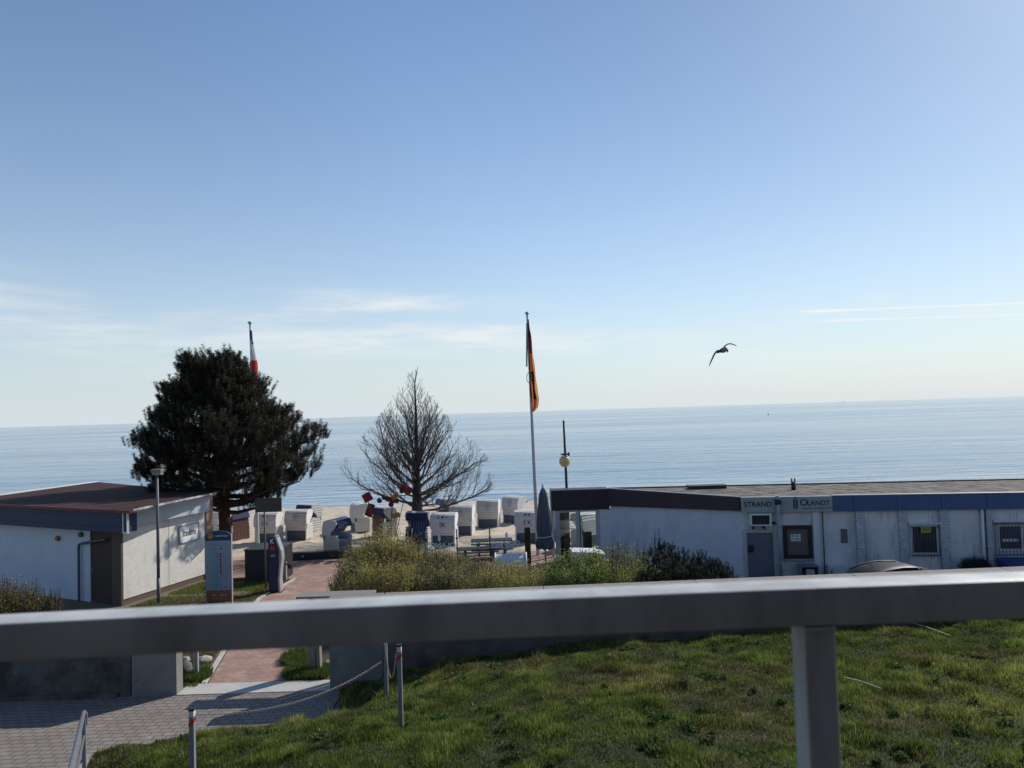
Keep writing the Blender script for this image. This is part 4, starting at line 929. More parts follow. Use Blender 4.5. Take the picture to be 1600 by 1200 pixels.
# ------------------------------------------------------------------ STREET THINGS BEHIND THE WALL
def lamp_post():
    b = at(248,944); r = thing('street_lamp', b, 'slim grey lamp post with a small flat head in front of the left pavilion', 'lamp')
    t = dep(242,742,b.y); pm = mat('grey lamp pole', (.17,.175,.185), (.13,.135,.145), .5, 6)
    m = MB(); m.cyl(b, b+Vector((0,0,.9)), .065, .062, 14); m.cyl(b+Vector((0,0,.9)), (b.x,b.y,t.z), .055, .042, 14); m.build('pole', pm, r)
    m = MB(); m.cyl(b, b+Vector((0,0,.05)), .12, .12, 14); m.build('base_flange', pm, r)
    z = t.z; m = MB(); m.prism([(b.x-.17,b.y-.14),(b.x+.19,b.y-.14),(b.x+.19,b.y+.14),(b.x-.17,b.y+.14)], z+.10, z+.20); h = m.build('lamp_head', mat('lamp head', (.22,.21,.20), (.17,.165,.16), .5, 6), r, bevel=.01)
    m = MB(); m.prism([(b.x-.13,b.y-.11),(b.x+.17,b.y-.11),(b.x+.17,b.y+.11),(b.x-.13,b.y+.11)], z-.0, z+.098); m.build('lens', mat('dull lens', (.28,.26,.24), (.22,.20,.19), .25, 4), h)
lamp_post()
def info_stele():
    Y = 25.2; c = dep(342,944,Y); x0 = dep(321,840,Y).x; x1 = dep(362,840,Y).x; w = x1-x0; cx = (x0+x1)/2+.0; zt = dep(342,829,Y).z
    r = thing('information_board', (cx, Y, 0), 'tall upright information board with a map, navy arched head and orange foot', 'sign')
    wm = mat('board white', (.30,.34,.42), (.27,.31,.39), .45, 3); nv = mat('board navy', (.03,.05,.10), (.022,.038,.08), .4, 3); om = mat('board orange', (.26,.11,.055), (.22,.095,.05), .5, 3)
    f = Y-.06; g = MB()
    def R(m, a0, a1, z0, z1, n=0): m.box(cx+a0, cx+a1, f-n-.004, f-n, z0, z1)
    H = w/2; zb = .06; zh = zt-.33
    m = MB(); m.box(cx-H, cx-H+.035, Y-.05, Y+.05, 0, zt-.14); m.build('frame_post', grey, r); m = MB(); m.box(cx+H-.035, cx+H, Y-.05, Y+.05, 0, zt-.14); m.build('frame_post', grey, r)
    m = MB(); m.box(cx-H+.036, cx+H-.036, Y-.055, Y+.04, .60, zh); m.build('map_panel', wm, r)
    m = MB(); m.box(cx-H+.036, cx+H-.036, Y-.055, Y+.04, .22, .598); m.build('foot_panel', om, r)
    m = MB(); pts = [(-H+.01, zh+.002)] + [(H*.98*math.cos(t)*-1, zh+.14+.19*math.sin(t)) for t in [math.pi*k/12 for k in range(13)]] + [(H-.01, zh+.002)]
    vs = [(cx+p[0], Y+y, p[1]) for y in (-.06, .045) for p in pts]; n = len(pts); m.add(vs, [tuple(range(n)), tuple(range(n, 2*n))[::-1]]+[(i, n+i, n+(i+1) % n, (i+1) % n) for i in range(n)]); m.build('head_panel', nv, r)
    m = MB(); m.cyl((cx-H*.55, f-.001, zh+.16), (cx-H*.55, f-.012, zh+.16), .105, n=20); m.build('badge', mat('orange badge', (.42,.20,.07), (.36,.17,.06), .4, 5), r)
    m = MB(); 
    for k in range(9): R(m, -.08+k*.048, -.08+k*.048+.034, zh+.13, zh+.18)
    lm_ = mat('faded lettering', (.42,.47,.55), (.36,.40,.48), .5, 8); m.build('title_marks', lm_, r)
    zt2 = zh-.03; hh = zh-.63
    m = MB(); R(m, -H*.72, -H*.30, .66, zt2-.32); m.build('map_land', mat('map green', (.20,.31,.25), (.24,.34,.33), .5, 9, contrast=.5), r)
    m = MB(); R(m, -H*.30+.001, -.02, .66, zt2-.32); m.build('map_water', mat('map blue', (.13,.26,.42), (.16,.30,.46), .5, 3), r)
    m = MB()
    for k in range(8): m.cyl((cx+.075+.006*(k % 2), f-.001, zt2-.42-k*.092), (cx+.075+.006*(k % 2), f-.006, zt2-.42-k*.092), .034, n=12)
    m.build('red_dots', mat('dark red dots', (.26,.03,.05), (.2,.02,.04), .5, 8), r)
    m = MB(); dk = mat('map print', (.10,.13,.20), (.14,.17,.25), .6, 8)
    R(m, -H*.8, H*.8, zt2-.09, zt2-.082, 0); R(m, -H*.8, H*.5, zt2-.14, zt2-.132); R(m, -H*.5, -H*.1, zt2-.25, zt2-.23); R(m, .05, .13, zt2-.27, zt2-.20)
    rr = random.Random(4)
    for k in range(12): R(m, .15, .15+.12+.12*rr.random(), zt2-.40-k*.075, zt2-.392-k*.075)
    for (u, v) in ((.07,.98),(.24,1.0),(.07,.78),(.24,.70),(.1,.68)): m.cyl((cx+u, f-.001, v), (cx+u, f-.005, v), .028, n=10)
    m.build('print', dk, r)
    m = MB(); R(m, .10, .26, .43, .45); 
    m.add([(cx+.04, f-.004, .44), (cx+.12, f-.004, .395), (cx+.12, f-.004, .485)], [(0, 1, 2)]); m.build('arrow', lm_, r)
    m = MB(); m.cyl((cx-.16, f-.001, .44), (cx-.16, f-.005, .44), .055, n=14); R(m, -.30, .0, .32, .335); m.build('crest', mat('pale orange', (.42,.24,.16), (.38,.2,.13), .5, 5), r)
    m = MB(); m.box(cx-H+.06, cx+H-.25, Y-.04, Y+.03, .0, .218); m.build('base', brownp, r)
info_stele()
def kiosk():
    b = at(431,925); Y = b.y; x0 = dep(421,880,Y).x; x1 = dep(436,880,Y).x; zt = dep(428,838,Y).z
    r = thing('ticket_machine', (b.x, Y, 0), 'navy blue ticket machine with a curved silver side and a white letter K', 'ticket machine')
    m = MB(); m.box(x0, x1-.03, Y-.12, Y+.22, 0.03, zt); m.build('body', navy, r, bevel=.01)
    m = MB(); prof = [(0.03,.02),(.5,.0),(.9,.04),(1.25,.09),(1.5,.07),(1.75,-.01),(zt+.03,-.11)]
    vs = []; 
    for z, o in prof: vs += [(x1+o, Y-.16, z), (x1+o+.06, Y-.14, z), (x1+o+.06, Y+.2, z), (x1+o, Y+.2, z)]
    fs = [(k*4+i, k*4+(i+1) % 4, (k+1)*4+(i+1) % 4, (k+1)*4+i) for k in range(len(prof)-1) for i in range(4)]+[(0,1,2,3),(24,25,26,27)]
    m.add(vs, fs); m.build('silver_side', mat('brushed aluminium', (.48,.48,.49), (.40,.40,.41), .4, 8, metal=.5), r)
    m = MB(); m.text('K', ((x0+x1)/2-.03, Y-.1215, zt-.17), (1,0,0), (0,0,1), .25, sx=.9, bold=.01); m.build('lettering', wletter, r)
    m = MB(); m.box(x0+.08, x1-.10, Y-.125, Y-.1205, zt-.48, zt-.34); m.build('red_panel', redp, r)
    m = MB(); m.box(x0+.09, x1-.10, Y-.125, Y-.1205, zt-.72, zt-.64); m.build('display', grey, r)
    m = MB(); m.box(x0-.05, x1+.12, Y-.2, Y+.28, 0, .028); m.build('foot_plate', dark, r)
    # round sign pole with a square plate seen from behind
    p = at(415.5,922); r = thing('sign_pole', p, 'slim pole with a square sign seen from behind, its plate among the pine branches', 'sign')
    zt = dep(411,800,p.y).z; pm = mat('brown grey pole', (.17,.155,.13), (.12,.11,.095), .6, 6)
    m = MB(); m.cyl(p, (p.x,p.y,zt+.55), .032, n=12); m.build('pole', pm, r)
    q0 = dep(400,800,p.y).x; q1 = dep(441,800,p.y).x
    m = MB(); m.box(q0, q1, p.y-.065, p.y-.045, zt, zt+.52); m.build('plate', mat('dark olive plate', (.05,.045,.038), (.075,.062,.05), .6, 3), r)
    for z in (.15, .45): m = MB(); m.box(p.x-.08, p.x+.08, p.y-.044, p.y+.04, zt+z, zt+z+.035); m.build('clamp', steel, r)
    # dark screen wall and the low wall running from it
    a = at(383,912); c = at(441,908); z = dep(383,861,a.y).z; pl = mat('anthracite panels', (.018,.018,.024), (.026,.025,.032), .5, 3)
    r = thing('screen_box', (a+c)/2, 'anthracite box shaped enclosure standing at the plaza edge behind the ticket machine', 'enclosure')
    m = MB(); m.box(a.x, c.x+.05, a.y, a.y+1.5, 0, z); m.build('panels', pl, r, bevel=.01)
    m = MB(); m.box(a.x-.03, c.x+.08, a.y-.03, a.y+1.53, z+.002, z+.045); m.build('cover', mat('dark cover', (.03,.03,.034), (.022,.022,.026), .4, 4), r)
    l0 = at(446,877.5); l1 = at(541,872); f = Frame(l0, l1); zl = f.pix(446,865.5)[1]
    r = thing('low_wall', (l0+l1)/2, 'low anthracite wall along the edge of the sand, running behind the hedge', 'wall')
    m = MB(); f.rect(m, -.1, f.L+3.2, -.05, zl, -.35, 0); m.build('wall_body', pl, r, bevel=.01)
    m = MB(); q = f.T((.75, .004, zl*.55)); m.cyl(q, q+f.n*.01, .055, n=14); m.build('round_badge', grey, r)
    b = at(444.5,908); r = thing('water_post', b, 'short grey square post with a black bracket arm beside the anthracite enclosure', 'post')
    zt = dep(444,868,b.y).z; m = MB(); m.box(b.x-.05, b.x+.09, b.y-.05, b.y+.05, 0, zt-.25); m.build('shaft', mat('light grey post', (.42,.42,.43), (.34,.34,.35), .6, 5), r, bevel=.005)
    m = MB(); m.cyl((b.x-.06,b.y-.06,zt), (b.x+.12,b.y-.06,zt-.35), .022); m.cyl((b.x+.12,b.y-.06,zt-.35), (b.x+.36,b.y-.06,zt-.36), .028); m.build('bracket_arm', dark, r)
    m = MB(); m.lathe([(.001,-.08),(.07,-.08),(.09,0),(.06,.07),(.001,.07)], (b.x+.24,b.y-.06,zt-.42), 12); m.build('tap_head', dark, r)
kiosk()
def globe_lamp():
    Y = 33.2; t = dep(881,657,Y); r = thing('globe_lamp', (t.x+.03,Y,0), 'dark pole behind the cafe roof carrying one amber globe lamp on its side', 'lamp')
    m = MB(); g = dep(885,762,Y); m.cyl((g.x+.03,Y,0), (t.x,Y,t.z), .065, .055, 14); m.build('pole', mat('dark green pole', (.018,.025,.03), (.013,.018,.022), .5, 5), r)
    c = dep(881.5,720,Y); m = MB(); m.ball((c.x,Y-.33,c.z), .255, 22, 1.05); m.build('globe', mat('amber globe', (.62,.46,.20), (.56,.41,.18), .25, 3, coat=.5), r)
    m = MB(); m.box(c.x-.14, c.x+.24, Y-.36, Y+.08, c.z+.275, c.z+.33); m.box(c.x+.16, c.x+.22, Y-.36, Y-.30, c.z+.22, c.z+.40); m.build('bracket', dark, r)
    # parasol
    b = at(853,886); Y = b.y; t = dep(848,757,Y); zb = dep(853,857,Y).z; zm = dep(850,838,Y).z
    r = thing('closed_parasol', b, 'tall closed grey parasol tied with a white cord beside the veranda', 'parasol')
    lean = Vector((t.x-b.x, 0, 0))/t.z
    ax = lambda z: b+lean*z+Vector((0,0,z))
    m = MB(); m.cyl(b, ax(zb+.2), .035, n=12); m.build('pole', steel, r)
    cl = mat('grey canvas', (.10,.11,.135), (.075,.082,.10), .85, 3, bump=.004)
    n = 48; prof = []
    for k in range(19):
        u = k/18; z = zb+(t.z-.1-zb)*u
        w = np.interp(u, [0,.04,.13,.20,.30,.6,.88,.97,1], [.30,.34,.31,.235,.285,.235,.15,.07,.03]); prof.append((z, w))
    vs = []
    for k, (z, w) in enumerate(prof):
        for i in range(n):
            a = 2*math.pi*i/n; fold = 1+.13*math.cos(a*8+.5*math.sin(k*.35))-.05*math.cos(a*3+k*.1)
            c = ax(z); vs.append((c.x+w*fold*math.cos(a), c.y+w*fold*math.sin(a), z+(.03*math.sin(a*8) if k == 0 else 0)))
    m = MB(); m.sm = True; m.add(vs, [(k*n+i, k*n+(i+1) % n, (k+1)*n+(i+1) % n, (k+1)*n+i) for k in range(18) for i in range(n)]); m.build('canopy', cl, r)
    c = ax(zm); ring = [Vector((c.x+.305*math.cos(a), c.y+.305*math.sin(a), zm+.03*math.cos(a))) for a in [2*math.pi*k/24 for k in range(25)]]
    m = MB(); m.tube(ring, .014, 6); m.tube([ring[0], ring[0]+Vector((.07,-.02,-.12)), ring[0]+Vector((.10,-.02,-.30))], .012, 6); m.build('cord', wletter, r)
    m = MB(); m.lathe([(.001,.10),(.05,.08),(.035,.02),(.06,-.02),(.05,-.10)], ax(t.z-.06), 12); m.build('finial', white, r)
    m = MB(); m.box(b.x-.35, b.x+.35, b.y-.35, b.y+.35, .012, .09); m.build('base_slab', conc, r, bevel=.01)
globe_lamp()
def flags():
    pm = mat('white flagpole', (.52,.53,.54), (.44,.45,.46), .4, 5)
    b = at(841,868); Y = b.y; t = dep(823.5,490,Y)
    r = thing('flagpole', b, 'tall white flagpole carrying a limp black red and gold flag', 'flagpole')
    m = MB(); m.tube([b, b.lerp(t, .3), b.lerp(t, .65), t], [.085,.075,.06,.04], 14); m.build('pole', pm, r)
    m = MB(); m.lathe([(.001,.09),(.05,.075),(.105,.03),(.10,.0),(.04,-.04),(.05,-.12)], t, 16); m.build('finial', steel, r)
    def cloth(name, pts, matf, mats, label, nw=14, seed=1, amp=.055):
        """pts: (px left, px right, py) outline of the hanging cloth at depth Y"""
        rr = random.Random(seed); ys = [p[2] for p in pts]; m = MB(); nh = 46; V = []
        for k in range(nh+1):
            py = ys[0]+(ys[-1]-ys[0])*k/nh; l = np.interp(py, ys, [p[0] for p in pts]); q = np.interp(py, ys, [p[1] for p in pts])
            for i in range(nw+1):
                u = i/nw; p = dep(l+(q-l)*u, py, Yf); w = abs(q-l)/F*Yf
                p.y += (amp+.25*w)*math.sin(u*math.pi*4.3+k*.06+seed)-.04+.05*math.sin(k*.25+u*3)
                p.x += .012*math.sin(k*.5+u*9); V.append(p)
        m.sm = True; m.add(V, [])
        for k in range(nh):
            for i in range(nw):
                a = k*(nw+1)+i; m.f.append([a, a+1, a+nw+2, a+nw+1]); m.smooth.append(True); m.m.append(matf((i+.5)/nw, (k+.5)/nh))
        return m
    def clothmat(n, c):
        m = mat(n, c, tuple(x*.8 for x in c), .8, 3); t = m.node_tree; b = t.nodes['Principled BSDF']; tr = N(t, 'ShaderNodeBsdfTranslucent'); tr.inputs[0].default_value = (*c, 1)
        mx = N(t, 'ShaderNodeMixShader'); mx.inputs[0].default_value = .5; t.links.new(b.outputs[0], mx.inputs[1]); t.links.new(tr.outputs[0], mx.inputs[2]); t.links.new(mx.outputs[0], t.nodes['Material Output'].inputs[0]); return m
    blk = clothmat('black flag cloth', (.022,.016,.02)); rdd = clothmat('dark red flag cloth', (.30,.035,.045)); gld = clothmat('gold flag cloth', (.66,.29,.10)); ored = clothmat('orange flag cloth', (.72,.25,.11))
    Yf = Y-.02
    def mf(u, v):
        if v < .20: return 0 if u > .35 else 1
        if v < .38: return 1
        if v > .56 and v < .86 and .35 < u < .75: return 0
        if v > .86: return 3 if u < .5 else 2
        return 2 if u > .15 else 1
    m = cloth('flag', [(824.5,826,499), (825,829,520), (825.5,832,548), (826.5,836,580), (828,840,612), (829.5,842.5,625), (830,841,636), (832,835,643)], mf, 0, '', seed=2)
    tag(m.build('national_flag', [blk, rdd, gld, ored]), 'limp black, red and gold flag hanging from the tall white flagpole', 'flag')
    m = MB(); a = dep(823.3,505,Y-.03); c = dep(823,573,Y-.03); m.tube([a, c], .035, 8); m.build('hoist_sleeve', mat('grey sleeve', (.30,.31,.33), (.24,.25,.27), .6, 5), r)
    ring = [dep(827+4*math.cos(q), 590+8*math.sin(q), Y-.18) for q in [2*math.pi*k/20 for k in range(21)]]
    m = MB(); m.tube(ring, .014, 6); m.build('halyard_ring', mat('ochre ring', (.42,.30,.12), (.34,.24,.10), .6, 5), r)
    b2 = at(400,868); b2.y = 36.5; t2 = dep(390.5,505,36.5); x2 = dep(402,790,36.5).x; b2 = Vector((x2, 36.5, 0))
    r = thing('flagpole', b2, 'flagpole behind the dark pine tree, with a limp white and red flag', 'flagpole')
    m = MB(); m.tube([b2, b2.lerp(t2, .5), t2], [.085,.065,.04], 14); m.build('pole', pm, r)
    m = MB(); m.lathe([(.001,.10),(.06,.085),(.115,.03),(.11,.0),(.04,-.04),(.05,-.12)], t2, 16); m.build('finial', steel, r)
    Yf = 36.45
    wt = clothmat('white flag cloth', (.72,.72,.73)); rd = clothmat('red flag cloth', (.62,.07,.05)); bl = clothmat('blue flag cloth', (.05,.09,.28))
    m = cloth('flag', [(391,393.5,516), (391.5,398,545), (392,401,565), (392,402,580), (394,402,605), (395,399,630)], lambda u, v: (2 if v < .12 or (u > .6 and v < .2) else (0 if v < .42 else 1)), 0, '', seed=5)
    tag(m.build('state_flag', [wt, rd, bl]), 'limp white and red flag showing just above the dark pine tree', 'flag')
flags()
# ------------------------------------------------------------------ BEACH CHAIRS
chair_white = mat('white wicker', (.66,.64,.62), (.56,.54,.52), .75, 9, bump=.003, bscale=40); add_wave(chair_white, 2.2, .012, 'Z', 'SIN', dark=.86)
chair_frame = mat('white chair frame', (.80,.78,.76), (.70,.68,.66), .6, 6)
chair_base = mat('grey blue chair cover', (.115,.135,.185), (.09,.105,.145), .7, 4)
def stripes(name, ca, cb, sc, axis):
    m = mat(name, ca, None, .85, 4); t = m.node_tree; b = t.nodes['Principled BSDF']
    tcn = N(t, 'ShaderNodeTexCoord'); sp = N(t, 'ShaderNodeSeparateXYZ'); t.links.new(tcn.outputs['Object'], sp.inputs[0])
    f = M(t, 'GREATER_THAN', M(t, 'FRACT', M(t, 'MULTIPLY', sp.outputs[axis], sc)), .5)
    mx = N(t, 'ShaderNodeMix', data_type='RGBA'); t.links.new(f, mx.inputs[0]); mx.inputs[6].default_value = (*ca, 1); mx.inputs[7].default_value = (*cb, 1); t.links.new(mx.outputs[2], b.inputs['Base Color']); return m
cushion_m = stripes('blue striped cloth', (.035,.065,.19), (.26,.29,.40), 7.0, 0)
navy_cloth = mat('navy canvas', (.022,.042,.11), (.016,.03,.085), .8, 4)
grille_m = mat('red brown slats', (.13,.05,.04), (.09,.036,.03), .7, 6); add_wave(grille_m, 3.2, .01, 'X', 'SIN', dark=.5)
def chair_parts(root, hood_cloth='plain', front='cushion', numbers=None, initials=False):
    W2 = .62
    lb = MB(); lb.box(-W2+.04, W2-.04, -.37, .40, .08, .58); lb.build('lower_box', chair_base, root, bevel=.012, local=True)
    for s in (-1, 1):
        x0 = s*(W2-.035)-.035; m = MB()
        # side frame: leg post, arm rest panel and handle
        m.prism([(-.43,0),(-.36,0),(-.34,.66),(-.42,.72)], x0, x0+.07, T=lambda v: Vector((v.z, v.x, v.y)))
        m.build('rear_post', chair_frame, root, local=True)
        m = MB(); m.prism([(-.345,.10),(.43,.10),(.45,.80),(.30,.88),(-.33,.88)], x0+.004, x0+.066, T=lambda v: Vector((v.z, v.x, v.y))); m.build('side_panel', chair_white, root, bevel=.01, local=True)
        m = MB(); m.box(x0, x0+.07, -.36, .46, .882, .93); m.build('arm_rest', chair_frame, root, bevel=.012, local=True)
    # hood: shell swept along x
    prof = [(-.44,.60),(-.475,.95),(-.47,1.30),(-.41,1.52),(-.28,1.66),(-.08,1.715),(.18,1.70),(.36,1.62)]
    inner = [(y+.045 if i < 4 else y, z-.03 if i > 2 else z) for i, (y, z) in enumerate(prof)]; n = len(prof)
    m = MB(); vs = [(s*(W2-.03), y, z) for s in (-1, 1) for (y, z) in prof+inner[::-1]]; k = 2*n
    m.add(vs, [tuple(range(k)), tuple(range(k, 2*k))[::-1]]+[(i, k+i, k+(i+1) % k, (i+1) % k) for i in range(k)]); m.build('hood_shell', chair_white, root, local=True)
    for s in (-1, 1):
        x0 = s*(W2-.0)-.03; m = MB(); cheek = prof[:]+[(.40,1.50),(.26,1.30),(.06,1.12),(-.04,.94),(-.10,.935)]
        cheek = [(y, max(z, .94)) for (y, z) in cheek]; cheek = [c for i, c in enumerate(cheek) if i == 0 or c != cheek[i-1]]
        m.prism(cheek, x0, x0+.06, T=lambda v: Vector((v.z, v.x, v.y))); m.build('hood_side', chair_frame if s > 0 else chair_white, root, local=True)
    # rolled roof rim along the back top edge and front awning
    m = MB(); m.cyl((-W2-.02,-.36,1.60), (W2+.02,-.36,1.60), .035, n=10); m.build('top_rail', chair_frame, root, local=True)
    aw = {'plain': navy_cloth, 'striped': cushion_m}[hood_cloth]
    m = MB(); m.prism([(.30,1.66),(.37,1.63),(.50,1.30),(.46,1.28)], -W2+.04, W2-.04, T=lambda v: Vector((v.z, v.x, v.y))); m.build('awning', aw, root, local=True)
    if front == 'grille':
        m = MB(); m.prism([(.455,.12),(.49,.12),(.42,1.28),(.385,1.28)], -W2+.08, W2-.08, T=lambda v: Vector((v.z, v.x, v.y))); m.build('slatted_shutter', grille_m, root, local=True)
    else:
        m = MB(); m.box(-W2+.1, W2-.1, -.15, .41, .585, .70); m.build('seat_cushion', cushion_m, root, bevel=.03, local=True)
        m = MB(); m.prism([(-.20,.71),(-.08,.71),(-.27,1.38),(-.38,1.38)], -W2+.1, W2-.1, T=lambda v: Vector((v.z, v.x, v.y))); m.build('back_cushion', cushion_m, root, bevel=.02, local=True)
    for s in (-1, 1): m = MB(); m.box(s*.45-.05, s*.45+.05, -.36, .40, 0, .078); m.build('skid', grille_m, root, local=True)
    if initials:
        m = MB(); m.text('SK' if initials == 1 else 'S K', (.0, -.476, 1.13), (1,0,0), (0,0,1), .30, sx=.95, bold=.012, depth=.004); m.build('initials', letter, root, local=True)
    if numbers:
        m = MB(); m.text(numbers, (0, -.40, 1.52), (1,0,0), Vector((0,.16,.28)), .20, sx=1.35, bold=.02, depth=.02); m.build('number', letter, root, local=True)
    elif initials is None:
        m = MB(); c = Vector((0,-.478,1.36))
        for rr_ in (.13,): m.tube([c+Vector((rr_*math.cos(a), 0, rr_*math.sin(a))) for a in [2*math.pi*k/20 for k in range(21)]], .010, 5)
        m.box(-.08, .08, -.484, -.474, 1.33, 1.36); m.box(-.05, .05, -.484, -.474, 1.39, 1.41); m.box(-.13, .13, -.484, -.474, 1.14, 1.165); m.build('emblem', mat('faded blue print', (.20,.24,.36), (.26,.30,.40), .7, 6), root, local=True)
PROTO = {}
def chair(px, py, rz, label, kind='emblem', scale=.93, dy=0):
    p = at(px, py, 1.70*scale); p.z = float(np.interp(p.y, [50, 56], [0, -.4]))
    grp = 'hooded beach chairs on the sand'
    spec = {'emblem': dict(initials=None), 'plain': dict(initials=False), 'grille': dict(initials=False, front='grille'), 'striped': dict(hood_cloth='striped', initials=False),
            'n381': dict(initials=1, numbers='3 8 1'), 'n22': dict(initials=2, numbers='2 2'), 'n21': dict(initials=2, numbers='2 1')}[kind]
    if kind in PROTO: r = copy_tree(PROTO[kind]); r.location = p; r.rotation_euler = (0, 0, rad(rz))
    else:
        r = thing('beach_chair', p, label, 'beach chair', grp, rad(rz)); OFF[r.name] = Vector(); chair_parts(r, **spec); PROTO[kind] = r
    tag(r, label, 'beach chair', grp); r.scale = (scale,)*3
    return r
chair(336,797,-20,'white hooded beach chair partly hidden between the pavilion and the pine trunk', 'plain')
chair(368,798,-120,'hooded beach chair with a red brown slatted front, just right of the pine trunk', 'grille')
chair(420,800,-10,'white beach chair lettered S K behind the slim sign pole', 'n21')
chair(467,796,-9,'white beach chair with a round emblem, right of the one behind the sign pole', 'emblem')
chair(482,787,150,'beach chair with navy awning and red brown slats, behind the leftmost emblem chair', 'grille')
chair(527,810,-112,'white beach chair turned sideways showing its navy inside, standing alone left of the hedge', 'plain')
chair(562,786,-65,'white beach chair half hidden behind the red marker flags', 'plain')
chair(600,792,130,'beach chair with navy canvas front under the marker flags', 'grille')
chair(655,799,165,'beach chair with a navy awning directly behind the bare tree trunk', 'plain')
chair(694,801,-8,'white beach chair lettered SK with numbers along its top, right of the bare tree', 'n381')
chair(722,789,-9,'white beach chair just behind and right of the SK lettered one', 'emblem')
chair(697,778,120,'far beach chair with a blue and white striped awning, behind the bare tree branches', 'striped')
chair(763,780,-8,'white beach chair with a blue grey lower half, alone on raked sand', 'emblem')
chair(804,775,-42,'farthest white beach chair near the water, turned to the right', 'emblem')
chair(824,797,-5,'white beach chair marked 2 2 directly left of the flagpole', 'n22')
chair(869,793,-5,'white beach chair between the closed parasol and the veranda post', 'plain')
chair(914,800,40,'white beach chair seen through the left veranda pane', 'plain')
chair(940,789,-30,'white beach chair seen through the right veranda pane', 'plain')
# ------------------------------------------------------------------ MARKER FLAGS
def markers():
    redc = mat('dull red flag cloth', (.26,.03,.03), (.18,.02,.022), .85, 5); och = mat('ochre flag cloth', (.40,.24,.05), (.30,.17,.04), .85, 5)
    base = at(600,846); Y0 = 34.3; base = Vector((dep(600,840,Y0).x, Y0, 0)); polem = mat('bamboo', (.16,.11,.06), (.11,.075,.04), .7, 6)
    rr = random.Random(11); grp = 'fishing marker poles bundled left of the bare tree'
    def one(fx, fy, w, h, rot, m_, bx, by, label, off):
        t = dep(fx, fy, Y0+off); r = thing('marker_pole', (base.x+off*.6, Y0+off, 0), label, 'marker pole', grp)
        b = Vector((base.x+off*.6, Y0+off, 0)); top = b+(t-b)*1.06; m = MB(); m.tube([b, b.lerp(top, .5)+Vector((0,0,-.02)), top], [.02,.018,.012], 8); m.build('pole', polem, r)
        # rippled square flag hung from the pole
        c, s = math.cos(rot), math.sin(rot); n = 7; V = []
        for j in range(n+1):
            for i in range(n+1):
                u = (i/n-.5)*w; v = (j/n-.5)*h; V.append((t.x+u*c-v*s, t.y+.05*math.sin(i*1.1+j*.5)-.03, t.z+u*s+v*c))
        m = MB(); m.sm = True; m.add(V, [(j*(n+1)+i, j*(n+1)+i+1, (j+1)*(n+1)+i+1, (j+1)*(n+1)+i) for j in range(n) for i in range(n)]); f = m.build('flag', m_, r); sm_ = f.modifiers.new('thick', 'SOLIDIFY'); sm_.thickness = .006
        if bx: c_ = dep(bx, by, Y0+off); m = MB(); m.ball(c_, .125, 14); m.build('float_ball', dark, r)
    one(574,777,.42,.40,.45, redc, None, None, 'marker pole with a square red flag, the highest left one of the bundle', -.2)
    one(578,797,.34,.60,-.35, redc, None, None, 'marker pole with a drooping red flag below the highest left one', .1)
    one(613,781,.62,.24,-.22, redc, 600.5,777, 'marker pole with a long red flag and a black float ball left of it', .3)
    one(617,776,.32,.22,.5, och, 611,788, 'marker pole with a small ochre flag and a low black float ball', 0)
    one(635,764,.55,.30,-.6, redc, 628,767, 'marker pole with a red flag against the bare tree trunk', .45)
    one(618,805,.42,.24,.1, och, 593,782, 'marker pole with a low ochre flag above the navy beach chair', -.1)
markers()
